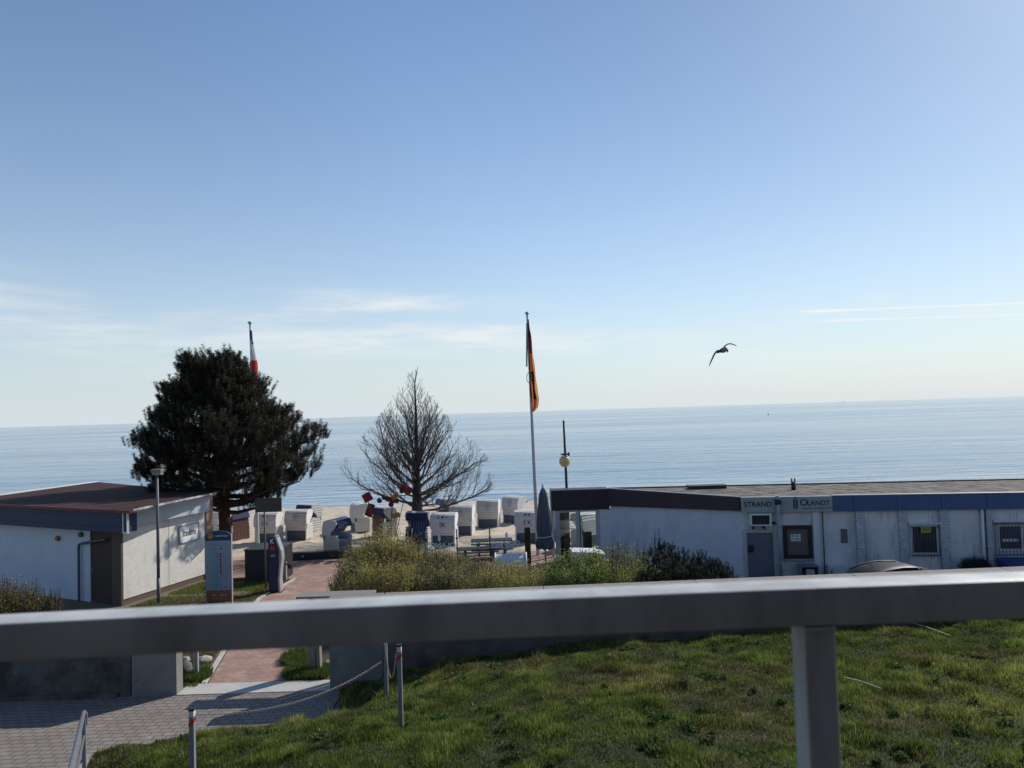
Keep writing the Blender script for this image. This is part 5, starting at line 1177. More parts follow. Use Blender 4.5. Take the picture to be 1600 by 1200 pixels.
# ------------------------------------------------------------------ CAFE TERRACE
def terrace():
    post = mat('black metal post', (.02,.02,.022), (.03,.03,.032), .5, 6); Y = 29.6
    xs = [dep(x,850,Y).x for x in (664,713,764.5,815)]
    zt = dep(713,827,Y).z
    gl = glassmat('windscreen glass', (.90,.93,.94))
    for k in range(3):
        r = thing('glass_windscreen', ((xs[k]+xs[k+1])/2, Y, 0), ['left glass windscreen with mirrored OLANDT lettering, in front of the SK chair', 'middle glass windscreen with faint white script, in front of the dark picnic tables', 'right glass windscreen with mirrored OLANDT lettering, beside the dark timber post'][k], 'windscreen', 'glass windscreens around the cafe terrace')
        x0, x1 = xs[k], xs[k+1]; m = MB(); m.cyl((x0+.03,Y,0), (x0+.03,Y,zt), .028, n=8); m.box(x0-.02, x0+.08, Y-.03, Y+.03, zt-.38, zt-.34); m.build('post', post, r)
        m = MB(); m.box(x0+.075, x1-.03, Y-.004, Y+.004, .08, zt-.28); pn = m.build('pane', gl, r)
        cx = (x0+x1)/2
        if k != 1:
            zc = dep(700,851,Y).z-.02 if k == 0 else dep(790,848,Y).z-.02
            m = MB(); m.text('OLANDT', (cx, Y-.0085, zc), (1,0,0), (0,0,1), .24, sx=1.22, mirror=True, bold=.02); 
            m.box(cx-.55, cx+.1, Y-.009, Y-.005, zc-.16, zc-.14); m.build('lettering', wletter, r)
            m = MB(); c = Vector((cx-.05+.1*k/2, Y-.008, zc+.30)); m.add([(c.x+.055*math.sin(a)*(1-.25*math.cos(a)), c.y, c.z+.15*math.cos(a)) for a in [2*math.pi*i/14 for i in range(14)]], [tuple(range(14))[::-1]]); m.box(c.x-.008, c.x+.008, Y-.009, Y-.006, zc-.5, zc-.18); m.build('emblem', wletter, r)
        else:
            zc = dep(740,848,Y).z; m = MB(); pts = [Vector((cx-.45+.9*i/40, Y-.009, zc+.035*math.sin(i*.9)+.02*math.sin(i*2.3))) for i in range(41)]; m.tube(pts, .012, 4); m.build('script_marks', wletter, r)
    b = Vector((dep(825,850,Y).x, Y-.3, 0)); zt2 = dep(825,824,Y-.3).z
    m = MB(); m.box(b.x-.13, b.x+.10, b.y-.1, b.y+.1, 0, zt2); tag(m.build('timber_post', wood_d, bevel=.01), 'dark timber post at the right end of the glass windscreens', 'post')
    tm = mat('black stained timber', (.03,.035,.04), (.045,.05,.055), .6, 5)
    def table(px, py, rz, label):
        p = at(px, py, .75); p.z = 0; r = thing('picnic_table', p, label, 'picnic table', 'dark picnic tables on the cafe terrace', rad(rz)); OFF[r.name] = Vector()
        for k in range(5): m = MB(); m.box(-.9, .9, -.36+k*.148, -.36+k*.148+.128, .71, .75); m.build('table_board', tm, r, local=True)
        for s in (-1, 1):
            m = MB(); m.box(-.9, .9, s*.68-.13, s*.68+.13, .42, .46); m.build('bench_seat', tm, r, local=True)
            m = MB(); m.box(s*.62-.035, s*.62+.035, -.75, .75, .36, .418); m.build('cross_beam', tm, r, local=True)
            for q in (-1, 1): m = MB(); m.prism([(q*.28,.70),(q*.38,.70),(q*.66,0),(q*.56,0)], s*.56-.03, s*.56+.03, T=lambda v: Vector((v.z, v.x, v.y))); m.build('leg', tm, r, local=True)
    table(768,843,4,'dark picnic table behind the right glass windscreen')
    table(748,856,8,'dark picnic table nearer the hedge, behind the middle glass windscreen')
    # ribbed white curved cover
    c = at(798,866,.75); x0 = dep(773,870,c.y).x; x1 = dep(823,870,c.y).x; r = thing('tipped_beach_chair', (c.x, c.y, 0), 'white ribbed hood of a tipped over beach chair lying just behind the hedge', 'beach chair')
    rib = mat('white ribbed slats', (.66,.68,.72), (.56,.58,.63), .6, 6); m = MB(); n = 22; vs = []
    for i in range(n+1):
        a = math.pi*i/n; q = 1+(.02 if i % 2 else 0); vs += [(x0, c.y-.0+.55*q*-math.cos(a), .10+.66*q*math.sin(a)), (x1, c.y+.55*q*-math.cos(a), .10+.66*q*math.sin(a))]
    m.add(vs, [(2*i, 2*i+2, 2*i+3, 2*i+1) for i in range(n)]); m.build('hood_shell', rib, r)
    for x in (x0, (x0+x1)/2, x1-.05):
        m = MB(); m.tube([(x+.02, c.y-.58*math.cos(math.pi*i/16), .10+.70*math.sin(math.pi*i/16)) for i in range(17)], .035, 6); m.build('hood_rib', chair_frame, r)
    m = MB(); m.box(x0-.02, x1+.02, c.y-.6, c.y+.6, .012, .10); m.build('lower_box', chair_base, r)
    # white lattice ball
    p = Vector((dep(670,858,30.2).x, 30.2, .62)); m = MB()
    for k in range(6):
        a = k*math.pi/6; m.tube([p+Vector((.30*math.cos(a)*math.sin(t), .30*math.sin(a)*math.sin(t), .38*math.cos(t))) for t in [2*math.pi*i/20 for i in range(21)]], .022, 5, cap=False)
    for z in (-.22, -.05, .13, .27):
        q = .30*math.sqrt(max(0, 1-(z/.38)**2)); m.tube([p+Vector((q*math.cos(t), q*math.sin(t), z)) for t in [2*math.pi*i/20 for i in range(21)]], .022, 5, cap=False)
    r = thing('wicker_basket', (p.x, p.y, 0), 'white openwork wicker basket on a stand at the hedge, left of the SK chair', 'basket'); m.build('basket_weave', wletter, r); m = MB(); m.cyl((p.x,p.y,0), (p.x,p.y,.26), .09, n=10); m.build('stand', white, r)
    # barrel and thin stake
    b = Vector((dep(641,850,35.5).x, 35.5, 0)); r = thing('barrel', b, 'small dark brown barrel at the foot of the bare tree', 'barrel'); m = MB(); m.lathe([(.001,0),(.19,0),(.235,.3),(.24,.4),(.20,.72),(.001,.72)], b, 18); m.build('staves', wood_d, r)
    for z in (.12, .56): m = MB(); m.lathe([(.222,z),(.240,z),(.240,z+.04),(.222,z+.04)], b, 18); m.build('hoop', dark, r)
    s = dep(643.5,826,33); m = MB(); m.cyl((s.x,33,0), (s.x,33,s.z), .03, n=8); tag(m.build('stake', wood_w), 'thin pale wooden stake between the hedge and the barrel', 'stake')
    # white chest lid by the veranda
    q = dep(918,860,27.6); r = thing('white_chest', (q.x, 27.6, 0), 'low white chest with a sloping rounded lid in front of the veranda panes', 'chest')
    m = MB(); m.box(q.x-.62, q.x+.62, 27.3, 28.1, .0, q.z-.22); m.build('body', chair_frame, r, bevel=.02)
    m = MB(); m.prism([(-.66,q.z-.21),(.66,q.z-.21),(.60,q.z-.10),(.25,q.z-.02),(-.62,q.z+.03)], 27.25, 28.15, T=lambda v: Vector((q.x+v.x, v.z, v.y))); m.build('lid', white, r, bevel=.02)
terrace()
# ------------------------------------------------------------------ CAR, CONTAINER
def car():
    p = at(1402,878,1.47); p.z = 0; r = thing('parked_car', p, 'dark grey parked car behind the wall, only its curved roof showing', 'car', rz=rad(14)); OFF[r.name] = Vector(); r.scale = (.9,.9,.97)
    paint = mat('dark grey car paint', (.013,.013,.015), (.011,.011,.013), .5, 2, spec=.25); L, Wd = 2.05, .86
    # side outline (x along, z up), lofted across the width with tumblehome
    low = [(-L,.45),(-L-.03,.75),(-1.95,.95),(-1.60,1.0),(1.05,.98),(1.75,.86),(2.05,.68),(2.08,.40),(1.85,.24),(-1.85,.24)]
    m = MB(); n = len(low); rows = [(-1.0,.90),(-1.0,1.0)]; secs = []
    for y, ins in ((-Wd,.05),(-Wd+.06,0),(Wd-.06,0),(Wd,.05)): secs.append([(x*(1-ins*.3), y, .24+(z-.24)*(1-ins)+.0) for x, z in low])
    vs = [q for s in secs for q in s]; fs = [(k*n+i, k*n+(i+1) % n, (k+1)*n+(i+1) % n, (k+1)*n+i) for k in range(3) for i in range(n)]+[tuple(range(n))[::-1], tuple(range(3*n, 4*n))]
    m.sm = True; m.add(vs, fs); m.build('body', paint, r, bevel=.03, local=True)
    xs = [-1.72,-1.40,-1.0,-.5,0,.4,.75,1.2]; zt = [1.0,1.30,1.42,1.475,1.47,1.42,1.28,.98]
    m = MB(); vs = []
    for x, z in zip(xs, zt):
        for y, q in ((-.80,0),(-.70,.55),(-.58,.93),(-.30,1.0),(0,1.015),(.30,1.0),(.58,.93),(.70,.55),(.80,0)): vs.append((x, y, .96+(z-.96)*q))
    m.sm = True; m.add(vs, [(k*9+i, k*9+i+1, (k+1)*9+i+1, (k+1)*9+i) for k in range(7) for i in range(8)]); cab = m.build('roof', paint, r, local=True)
    gd = mat('car glass', (.02,.023,.028), (.03,.034,.04), .05, 1, spec=.8)
    for s in (-1, 1):
        m = MB(); m.add([(-1.35, s*.795, 1.02), (.85, s*.795, 1.02), (.50, s*.70, 1.32), (-.9, s*.70, 1.36), (-1.2, s*.72, 1.27)], [(0,1,2,3,4)]); m.build('side_window', gd, r, local=True)
    m = MB(); m.add([(.80,-.60,1.275),(.80,.60,1.275),(1.20,.66,1.01),(1.20,-.66,1.01)], [(0,1,2,3)]); m.build('windscreen', gd, r, local=True)
    m = MB(); m.add([(-1.45,-.58,1.28),(-1.45,.58,1.28),(-1.74,.64,1.03),(-1.74,-.64,1.03)], [(0,1,2,3)]); m.build('rear_window', gd, r, local=True)
    for s in (-1, 1): m = MB(); m.tube([(-1.40,s*.60,1.30),(-.95,s*.60,1.415),(-.3,s*.60,1.46),(.35,s*.60,1.42),(.8,s*.60,1.27)], .022, 6); m.build('roof_rail', dark, r, local=True)
    m = MB(); m.cyl((-.95,0,1.42), (-1.15,0,1.62), .012, .006, 6); m.build('antenna', dark, r, local=True)
    ty = mat('tyre rubber', (.02,.02,.02), (.03,.03,.03), .9, 9)
    for x in (-1.28, 1.30):
        for s in (-1, 1):
            w = MB(); y0, y1 = sorted((s*.70, s*.885)); w.cyl((x,y0,.31), (x,y1,.31), .31, n=20); wo = w.build('wheel', ty, r, local=True)
            q = MB(); q.cyl((x, s*.886, .31), (x, s*.895, .31), .20, n=16); q.build('rim', steel, wo, local=True)
    for s in (-1, 1):
        m = MB(); m.box(1.98, 2.09, s*.62-.13, s*.62+.13, .58, .70); m.build('headlight', glass_d, r, bevel=.02, local=True)
        m = MB(); m.box(-2.10, -2.0, s*.66-.10, s*.66+.10, .70, .88); m.build('tail_light', redp, r, bevel=.02, local=True)
        m = MB(); m.box(.62, .78, s*.96-.09, s*.96+.09, .98, 1.10); m.build('wing_mirror', paint, r, bevel=.02, local=True)
car()
def container():
    a0, z1 = FF.pix(1557,870.5); a1 = FF.pix(1592,870)[0]; r = thing('waste_container', FF.T((a0+1, .6, 0)), 'blue waste container with a sloping lid under the barred window at the right edge', 'container')
    bm = mat('blue container plastic', (.03,.055,.20), (.022,.042,.15), .45, 4); m = MB()
    m.prism([(.02,.12),(.95,.12),(.98,z1-.22),(.0,z1-.22)], a0, a0+1.35, T=lambda v: FF.T((v.z, v.x, v.y))); m.build('body', bm, r, bevel=.02)
    m = MB(); m.prism([(-.0,z1-.218),(1.02,z1-.218),(1.0,z1-.18),(.5,z1-.03),(.0,z1+.0)], a0-.03, a0+1.38, T=lambda v: FF.T((v.z, v.x, v.y))); m.build('lid', bm, r, bevel=.02)
    for s in (a0+.1, a0+1.2):
        for n in (.15, .8): m = MB(); m.cyl(FF.T((s,n,.06)), FF.T((s+.05,n,.06)), .06, n=12); m.build('wheel', dark, r)
container()
# ------------------------------------------------------------------ GULL, SHIP, BUOY, STICKS
def gull():
    Y = 27; S_ = Y/F
    def P(zx, zy, dy=0):       # zoom coordinates of the gull detail to a point
        return dep(1080+zx/15, 510+zy/15, Y+dy)
    r = thing('gull', P(740,560), 'gull gliding with bent wings in the sky to the right', 'gull')
    bm = mat('grey white plumage', (.16,.17,.17), (.22,.23,.23), .8, 20); wm = mat('dark wing plumage', (.030,.035,.04), (.05,.055,.06), .8, 20)
    m = MB(); pts = [P(640,590), P(690,575), P(760,555,-.02), P(810,540,-.02), P(835,555,-.03), P(852,585,-.05), P(845,612,-.06)]
    m.tube(pts, [.035,.075,.105,.085,.05,.038,.008], 14); m.build('body', bm, r)
    m = MB(); m.tube([P(655,588,.02), P(615,592,.06), P(600,605,.1)], [.05,.07,.03], 10); m.build('tail', bm, r)
    def wing(line, chord, thick, name):
        m = MB(); vs = []
        n = len(line)
        for k, (x, y, dyv) in enumerate(line):
            p = P(x, y, dyv); c = chord[k]; t = thick[k]
            a = line[max(k-1,0)]; b = line[min(k+1,n-1)]; dd = (P(*b)-P(*a)).normalized(); up = Vector((0,1,0)).cross(dd).normalized(); up = up if up.z > 0 else -up
            vs += [p+Vector((0,-c*.5,0))-up*t*.2, p+up*t, p+Vector((0,c*.5,0))+up*t*.1, p-up*t*.6]
        m.sm = True; m.add(vs, [(k*4+i, k*4+(i+1) % 4, (k+1)*4+(i+1) % 4, (k+1)*4+i) for k in range(n-1) for i in range(4)]+[(0,1,2,3), (4*n-4,4*n-3,4*n-2,4*n-1)]); m.build('wing', wm, r)
    wing([(745,520,0),(800,455,.05),(850,420,.1),(910,408,.12),(970,420,.15),(1030,445,.2),(1075,468,.25)], [.20,.22,.22,.20,.16,.11,.02], [.035,.028,.028,.028,.025,.022,.006], 'wing')
    wing([(690,560,0),(620,578,-.05),(575,610,-.1),(530,680,-.15),(490,770,-.2),(450,860,-.3),(415,945,-.35)], [.20,.22,.22,.20,.16,.11,.02], [.035,.028,.034,.034,.030,.024,.006], 'wing')
gull()
def far_things():
    p = dep(1317.5,624,5200); r = thing('ship', (p.x,5200,-.45), 'tiny distant ship on the horizon at the right', 'ship'); m = MB()
    m.prism([(-9,-2.5),(7,-2.5),(10,0),(7,2.5),(-9,2.5)], -.5, 2.0, T=lambda v: Vector((p.x+v.x*.7, 5200+v.y, v.z))); m.build('hull', grey, r)
    m = MB(); m.box(p.x-7, p.x-4, 5198.5, 5201.5, 3.01, 7); m.build('bridge', grey, r)
    b = at(1200.5,648,-.45); r = thing('buoy', b, 'small dark buoy floating on the sea below the gull', 'buoy'); m = MB(); m.lathe([(.001,-.15),(.45,-.1),(.5,.2),(.25,.5),(.001,.55)], b, 14); m.build('float', dark, r); m = MB(); m.cyl(b+Vector((0,0,.5)), b+Vector((0,0,1.2)), .06, n=8); m.build('topmark', dark, r)
    sk = mat('bleached stick', (.60,.52,.42), (.46,.39,.30), .8, 6)
    for (x0, y0, x1, y1, Y, lab) in ((1424,973,1484,993,15.6,'long bleached stick lying on the grass in the wall shadow'), (1318,1058,1377,1076,12.2,'short bleached stick lying on the sunlit grass right of the railing post')):
        def g(px, py):
            q = ray(px, py); t = Y/q.y
            for _ in range(30): X = q.x*t; Yy = q.y*t; z = CAMZ+q.z*t; t += (z-(lz(X, Yy)+.10))/(-q.z)*.6
            return Vector((q.x*t, q.y*t, CAMZ+q.z*t))
        a, b = g(x0, y0), g(x1, y1); m = MB(); m.tube([a, a.lerp(b, .4)+Vector((0,0,.015)), b], [.008,.014,.010], 7); tag(m.build('stick', sk), lab, 'stick', 'bleached sticks on the lawn')
far_things()
# ------------------------------------------------------------------ VEGETATION
bark_p = mat('reddish pine bark', (.085,.045,.036), (.045,.026,.022), .95, 8, bump=.02, bscale=14, stretch=(1,1,.35)); bark_g = mat('dark grey bark', (.060,.050,.045), (.035,.030,.028), .95, 8, bump=.012, bscale=18, stretch=(1,1,.3))
needle_m = leafmat('pine needles', .10, .6); leaf_m = leafmat('shrub leaves', .42, .5)
def pine():
    r = random.Random(21); nr = np.random.RandomState(21)
    by = 33.4; base = Vector((dep(351,860,by).x, by, 0)); root = thing('pine_tree', base, 'broad dark pine tree with a reddish trunk beside the left pavilion', 'tree')
    def tz(y, px=352): return dep(px, y, by).z
    ktab = [(543,318,325),(560,285,350),(580,272,385),(600,268,412),(615,236,415),(640,228,440),(655,208,462),(675,200,500),(690,198,521),(715,205,520),(740,212,516),(765,225,498),(785,262,478),(805,322,420)]
    zs = [tz(k[0]) for k in ktab][::-1]; xl = [dep(k[1],k[0],by).x-base.x for k in ktab][::-1]; xr = [dep(k[2],k[0],by).x-base.x for k in ktab][::-1]
    def env(z, a):
        l = -.93*np.interp(z, zs, xl); q = np.interp(z, zs, xr); c = math.cos(a); s = abs(math.sin(a)); lr = q if c > 0 else l
        dpt = (l+q)/2; lump = 1-.34*(.5+.5*math.sin(5*a+2.3*z+.6)*math.sin(3.1*z-3*a+1.3))**1.3; return max(.15, math.sqrt((lr*c)**2+(dpt*s)**2)*lump-.10)
    zs[-1] -= .42; top = zs[-1]
    tr = MB(); tp = [base, base+Vector((.03,0,1.5)), base+Vector((.0,0,2.6)), base+Vector((.06,0,4.4)), base+Vector((-.1,.05,6.5)), base+Vector((-.6,.0,8.9))]
    tr.tube(tp, [.31,.26,.245,.20,.13,.05], 14); tr.build('trunk', bark_p, root)
    def trunk_at(z):
        for a, b in zip(tp, tp[1:]):
            if a.z <= z <= b.z: return a.lerp(b, (z-a.z)/(b.z-a.z))
        return tp[-1]
    lb = MB(); tips = []
    for k in range(64):
        z0 = 2.2+6.3*(k/64)**1.05; a = k*2.399+r.uniform(-.3,.3); st = trunk_at(z0)
        rise = r.uniform(.05,.45)+.30*(z0-2.5)/5.5; rise = rise*.6 if z0 < 3.4 else rise
        L = 3.0
        for _ in range(8):
            zt = z0+rise*L; L = min(env(min(zt, top-.1), a)*r.uniform(.90,1.0), 4.6)
        e = st+Vector((math.cos(a)*L, math.sin(a)*L, rise*L)); mid = st.lerp(e, .5)+Vector((0,0,-.12*L*.4)); q = [st, st.lerp(mid, .5)+Vector((0,0,-.03*L)), mid, mid.lerp(e, .5)+Vector((0,0,-.04)), e]
        rr_ = .035+.028*L*(1 if z0 < 5 else .6); lb.tube(q, [rr_, rr_*.8, rr_*.55, rr_*.35, .012], 7)
        ns = int(9+L*8)
        for j in range(ns):
            u = .26+.74*(j+r.random())/ns; i = min(3, int(u*4)); p = q[i].lerp(q[i+1], u*4-i)
            sa = a+(1 if j % 2 else -1)*r.uniform(.4,1.3); sl_ = (1.25-u*.75)*r.uniform(.3,.95)*(.5+.22*L); sz_ = r.uniform(.05,.75)
            ee = p+Vector((math.cos(sa)*sl_, math.sin(sa)*sl_, sz_*sl_+.06))
            # keep inside the outline
            h = Vector((ee.x-base.x, ee.y-base.y)); E = env(min(max(ee.z, zs[0]), top), math.atan2(h.y, h.x))
            if h.length > E: ee.x = base.x+h.x*E/h.length; ee.y = base.y+h.y*E/h.length
            if ee.z > top: ee.z = top
            lb.tube([p, p.lerp(ee, .5)+Vector((0,0,-.03)), ee], [.02,.013,.007], 4, cap=False)
            tips.append(ee)
            for w in range(1): tips.append(p.lerp(ee, r.uniform(.35,.95))+Vector((r.uniform(-.22,.22), r.uniform(-.22,.22), r.uniform(-.02,.22))))
        tips.append(e+Vector((0,0,.06)))
    for k in range(230):
        z = r.uniform(tz(742), top-.1); a = r.uniform(0, 6.283); E = env(z, a)*r.uniform(.55,.95); c = Vector((base.x+math.cos(a)*E, base.y+math.sin(a)*E, z))
        for j in range(8):
            t_ = c+Vector((r.gauss(0,.20), r.gauss(0,.20), r.gauss(0,.13)))
            if math.hypot(t_.x-base.x, t_.y-base.y) < env(t_.z, math.atan2(t_.y-base.y, t_.x-base.x))*1.02: tips.append(t_)
    # leading shoots in lumps along the crown's outline
    for k in range(230):
        z = tz(752)+(top-.1-tz(752))*r.random()**.9; a = r.uniform(0, 6.283); E = env(z, a)*.93
        for j in range(7): tips.append(Vector((base.x+math.cos(a)*E+r.gauss(0,.17), base.y+math.sin(a)*E+r.gauss(0,.17), z+r.gauss(0,.09))))
    lb.build('branches', bark_p, root)
    T = np.array([t[:] for t in tips]); n = len(T); K = 125
    # every shoot is an upright candle dressed with needles
    ax = nr.normal(size=(n,3))*.20; out_ = T-np.array(base); out_[:,2] = 0; out_ /= (np.linalg.norm(out_, axis=1)[:,None]+1e-6); ax += out_*.30; ax[:,2] = 1; ax /= np.linalg.norm(ax, axis=1)[:,None]
    Ln = .26+.30*nr.rand(n)
    t = nr.rand(n,K); P = T[:,None,:]+ax[:,None,:]*(t*Ln[:,None])[:,:,None]
    rnd = nr.normal(size=(n,K,3)); rnd -= ax[:,None,:]*(rnd*ax[:,None,:]).sum(2)[:,:,None]; rnd /= np.linalg.norm(rnd, axis=2)[:,:,None]
    D = rnd*1.0+ax[:,None,:]*.5; D /= np.linalg.norm(D, axis=2)[:,:,None]; NL = (.10+.05*nr.rand(n,K))[:,:,None]
    side = np.cross(D, nr.normal(size=(n,K,3))); side /= np.linalg.norm(side, axis=2)[:,:,None]; w = .0062
    V = np.stack([P-side*w, P+side*w, P+D*NL], 2).reshape(-1,3); f = np.arange(len(V)).reshape(-1,3)
    tint = np.array([.033,.034,.018])*(.4+1.3*nr.rand(n))[:,None]; br = nr.rand(n) < .16; tint[br] = np.array([.062,.044,.024])
    C = np.repeat(tint, K*3, axis=0)
    fast_mesh('needles', V, f, needle_m, root, C)
pine()
def bare_tree():
    r = random.Random(5); Y = 37.4; b = Vector((dep(652,845,Y).x, Y, 0)); root = thing('bare_tree', b, 'leafless tree with a dome of fine bare twigs in the middle of the beach', 'tree')
    tz = lambda y: dep(650,y,Y).z
    top = tz(572); m = MB(); bx = dep(650,572,Y).x
    tp = [b, b+Vector((.0,0,.9)), Vector((dep(652,790,Y).x,Y,tz(790))), Vector((dep(651,720,Y).x,Y,tz(720))), Vector((dep(650,650,Y).x,Y,tz(650))), Vector((dep(648,600,Y).x,Y,tz(600))), Vector((dep(653,572,Y).x,Y,top))]
    m.tube(tp, [.40,.30,.27,.13,.065,.03,.008], 14); m.build('trunk', bark_g, root)
    ktab = [(572,2),(595,16),(615,28),(635,43),(655,62),(675,78),(700,99),(720,113),(745,124),(765,121),(785,104)]
    zt = [tz(k[0]) for k in ktab][::-1]; rt = [k[1]/F*Y for k in ktab][::-1]
    env = lambda z: float(np.interp(z, zt, rt))
    def trunk_at(z):
        for a, c in zip(tp, tp[1:]):
            if a.z <= z <= c.z: return a.lerp(c, (z-a.z)/(c.z-a.z))
        return tp[-1]
    L = MB()
    twig_m = mat('grey brown twigs', (.105,.084,.070), (.070,.056,.048), .9, 5)
    def grow(p, d, ln, rad_, lvl):
        n = 5 if lvl < 2 else 3; pts = [p]; rs = [rad_]; q = p.copy(); dd = d.copy()
        for k in range(n):
            dd = (dd+Vector((r.uniform(-.22,.22), r.uniform(-.22,.22), r.uniform(-.09,.18)+(.065 if lvl < 1 else .09)))).normalized(); nq = q+dd*(ln/n)
            h = Vector((nq.x-b.x, nq.y-b.y)).length
            if nq.z > zt[0] and h > env(nq.z)*1.03 and k > 0: break
            q = nq; pts.append(q.copy()); rs.append(max(.0055, rad_*(1-.8*(k+1)/n)))
        if len(pts) < 2: return
        L.tube(pts, rs, [6,4,3,3][lvl], cap=False)
        if lvl == 3: return
        kids = [int(3+ln*3.2), int(1+ln*3.6), int(ln*3.2)][lvl]
        for j in range(kids):
            u = .18+.82*(j+r.random())/kids; x = u*(len(pts)-1); i = min(len(pts)-2, int(x)); pp = pts[i].lerp(pts[i+1], x-i)
            base_d = (pts[i+1]-pts[i]).normalized(); sd_ = base_d.orthogonal().normalized(); sd_.rotate(Matrix.Rotation(r.uniform(0,6.283), 3, base_d))
            nd = (base_d*.85+sd_*r.uniform(.45,.85)+Vector((0,0,.12))).normalized(); grow(pp, nd, ln*r.uniform(.28,.50)*(1.1-u*.35), max(.0062, rad_*(1-u*.7)*.5), lvl+1)
    z0s = tz(800); zc = tz(712)
    def reach(p, d):
        t = .3
        while t < 7:
            q = p+d*t
            if q.z > top-.1 or (q.z > zt[0] and math.hypot(q.x-b.x, q.y-b.y) > env(q.z)): break
            t += .08
        return t
    for k in range(38):                     # main limbs fanning from the lower trunk
        f = k/37; a = k*2.399+r.uniform(-.35,.35); el = rad(3+64*f**1.2+r.uniform(-5,6)); z = z0s+(zc-z0s)*(f**.8)*r.uniform(.8,1.05)
        d = Vector((math.cos(a)*math.cos(el), math.sin(a)*math.cos(el), math.sin(el))); p = trunk_at(z); grow(p, d, max(.5, reach(p, d)*r.uniform(.78,1.10)), .075*(1-f*.5), 0)
    for k in range(30):                     # short shoots up the leader
        f = k/29; z = zc+(top-.25-zc)*f; a = k*2.399+r.uniform(-.4,.4); el = rad(48+18*f+r.uniform(-8,8))
        d = Vector((math.cos(a)*math.cos(el), math.sin(a)*math.cos(el), math.sin(el))); p = trunk_at(z); grow(p, d, max(.3, reach(p, d)), .03*(1-f*.6), 1)
    L.build('branches', twig_m, root)
bare_tree()
def shrub(name, label, cat, blobs, cols, n, size, seed, group=None, upright=0.0, twigs=60, twig_h=.3, tm=None, aspect=.45):
    """blobs: (x, y, z, rx, ry, rz) ellipsoids that carry leaf sprays"""
    nr = np.random.RandomState(seed); rr = random.Random(seed); c0 = Vector((sum(b[0] for b in blobs)/len(blobs), sum(b[1] for b in blobs)/len(blobs), 0))
    root = thing(name, c0, label, cat, group)
    vol = np.array([b[3]*b[4]*b[5] for b in blobs])**.8; vol = vol/vol.sum(); P = []
    for b, v in zip(blobs, vol):
        k = int(n*v); d = nr.normal(size=(k,3)); d /= np.linalg.norm(d, axis=1)[:,None]; d[:,2] = np.abs(d[:,2])*np.where(nr.rand(k) < .8, 1, -.6)
        # sprays: pull leaves into clumps along stalks
        cl = nr.normal(size=(max(12, k//26),3)); cl /= np.linalg.norm(cl, axis=1)[:,None]; cl[:,2] = np.abs(cl[:,2])*np.where(nr.rand(len(cl)) < .8, 1, -.6); pick = nr.randint(0, len(cl), k)
        rad_c = (.72+.38*nr.rand(len(cl)))[pick]; q = cl[pick]*rad_c[:,None]+nr.normal(size=(k,3))*.085
        stalk = nr.rand(k)**.6; q = q*(.45+.55*stalk)[:,None]
        P.append(np.array(b[:3])+q*np.array(b[3:6]))
    P = np.concatenate(P); P = P[P[:,2] > .02]; n = len(P)
    t = nr.rand(n); cv = np.array(cols); idx = (vnoise(P[:,0]*1.0+P[:,2], P[:,1]+P[:,2]*.7, .35, seed)*.75+t*.45); idx = np.clip(idx*len(cv)*.85, 0, len(cv)-1).astype(int)
    C = cv[idx]*(.8+1.0*nr.rand(n))[:,None]
    V, f, c = leaves(P, size, C, seed, aspect, upbias=upright); fast_mesh('foliage', V, f, leaf_m, root, c)
    m = MB()
    for k in range(twigs):
        b = rr.choice(blobs); a = rr.uniform(0,6.283); q = rr.random()**.5; e = Vector((b[0]+b[3]*q*math.cos(a), b[1]+b[4]*q*math.sin(a), b[2]+b[5]*math.sqrt(max(0,1-q*q))*rr.uniform(.9,1.0)+twig_h*rr.random()))
        s = Vector((b[0]+(e.x-b[0])*.35, b[1]+(e.y-b[1])*.35, 0)); m.tube([s, s.lerp(e, .5)+Vector((rr.uniform(-.05,.05),rr.uniform(-.05,.05),.05)), e], [.014,.009,.004], 4, cap=False)
    m.build('stems', tm or bark_g, root); return root
olive = [(.18,.18,.06),(.25,.235,.075),(.32,.28,.10),(.19,.14,.08)]
khaki = [(.19,.155,.085),(.24,.21,.10),(.16,.17,.06),(.15,.11,.08)]
green = [(.085,.125,.04),(.13,.17,.05),(.20,.225,.06),(.10,.12,.05)]
def bx(px, top_y, Y): p = dep(px, top_y, Y); return p.x, p.z
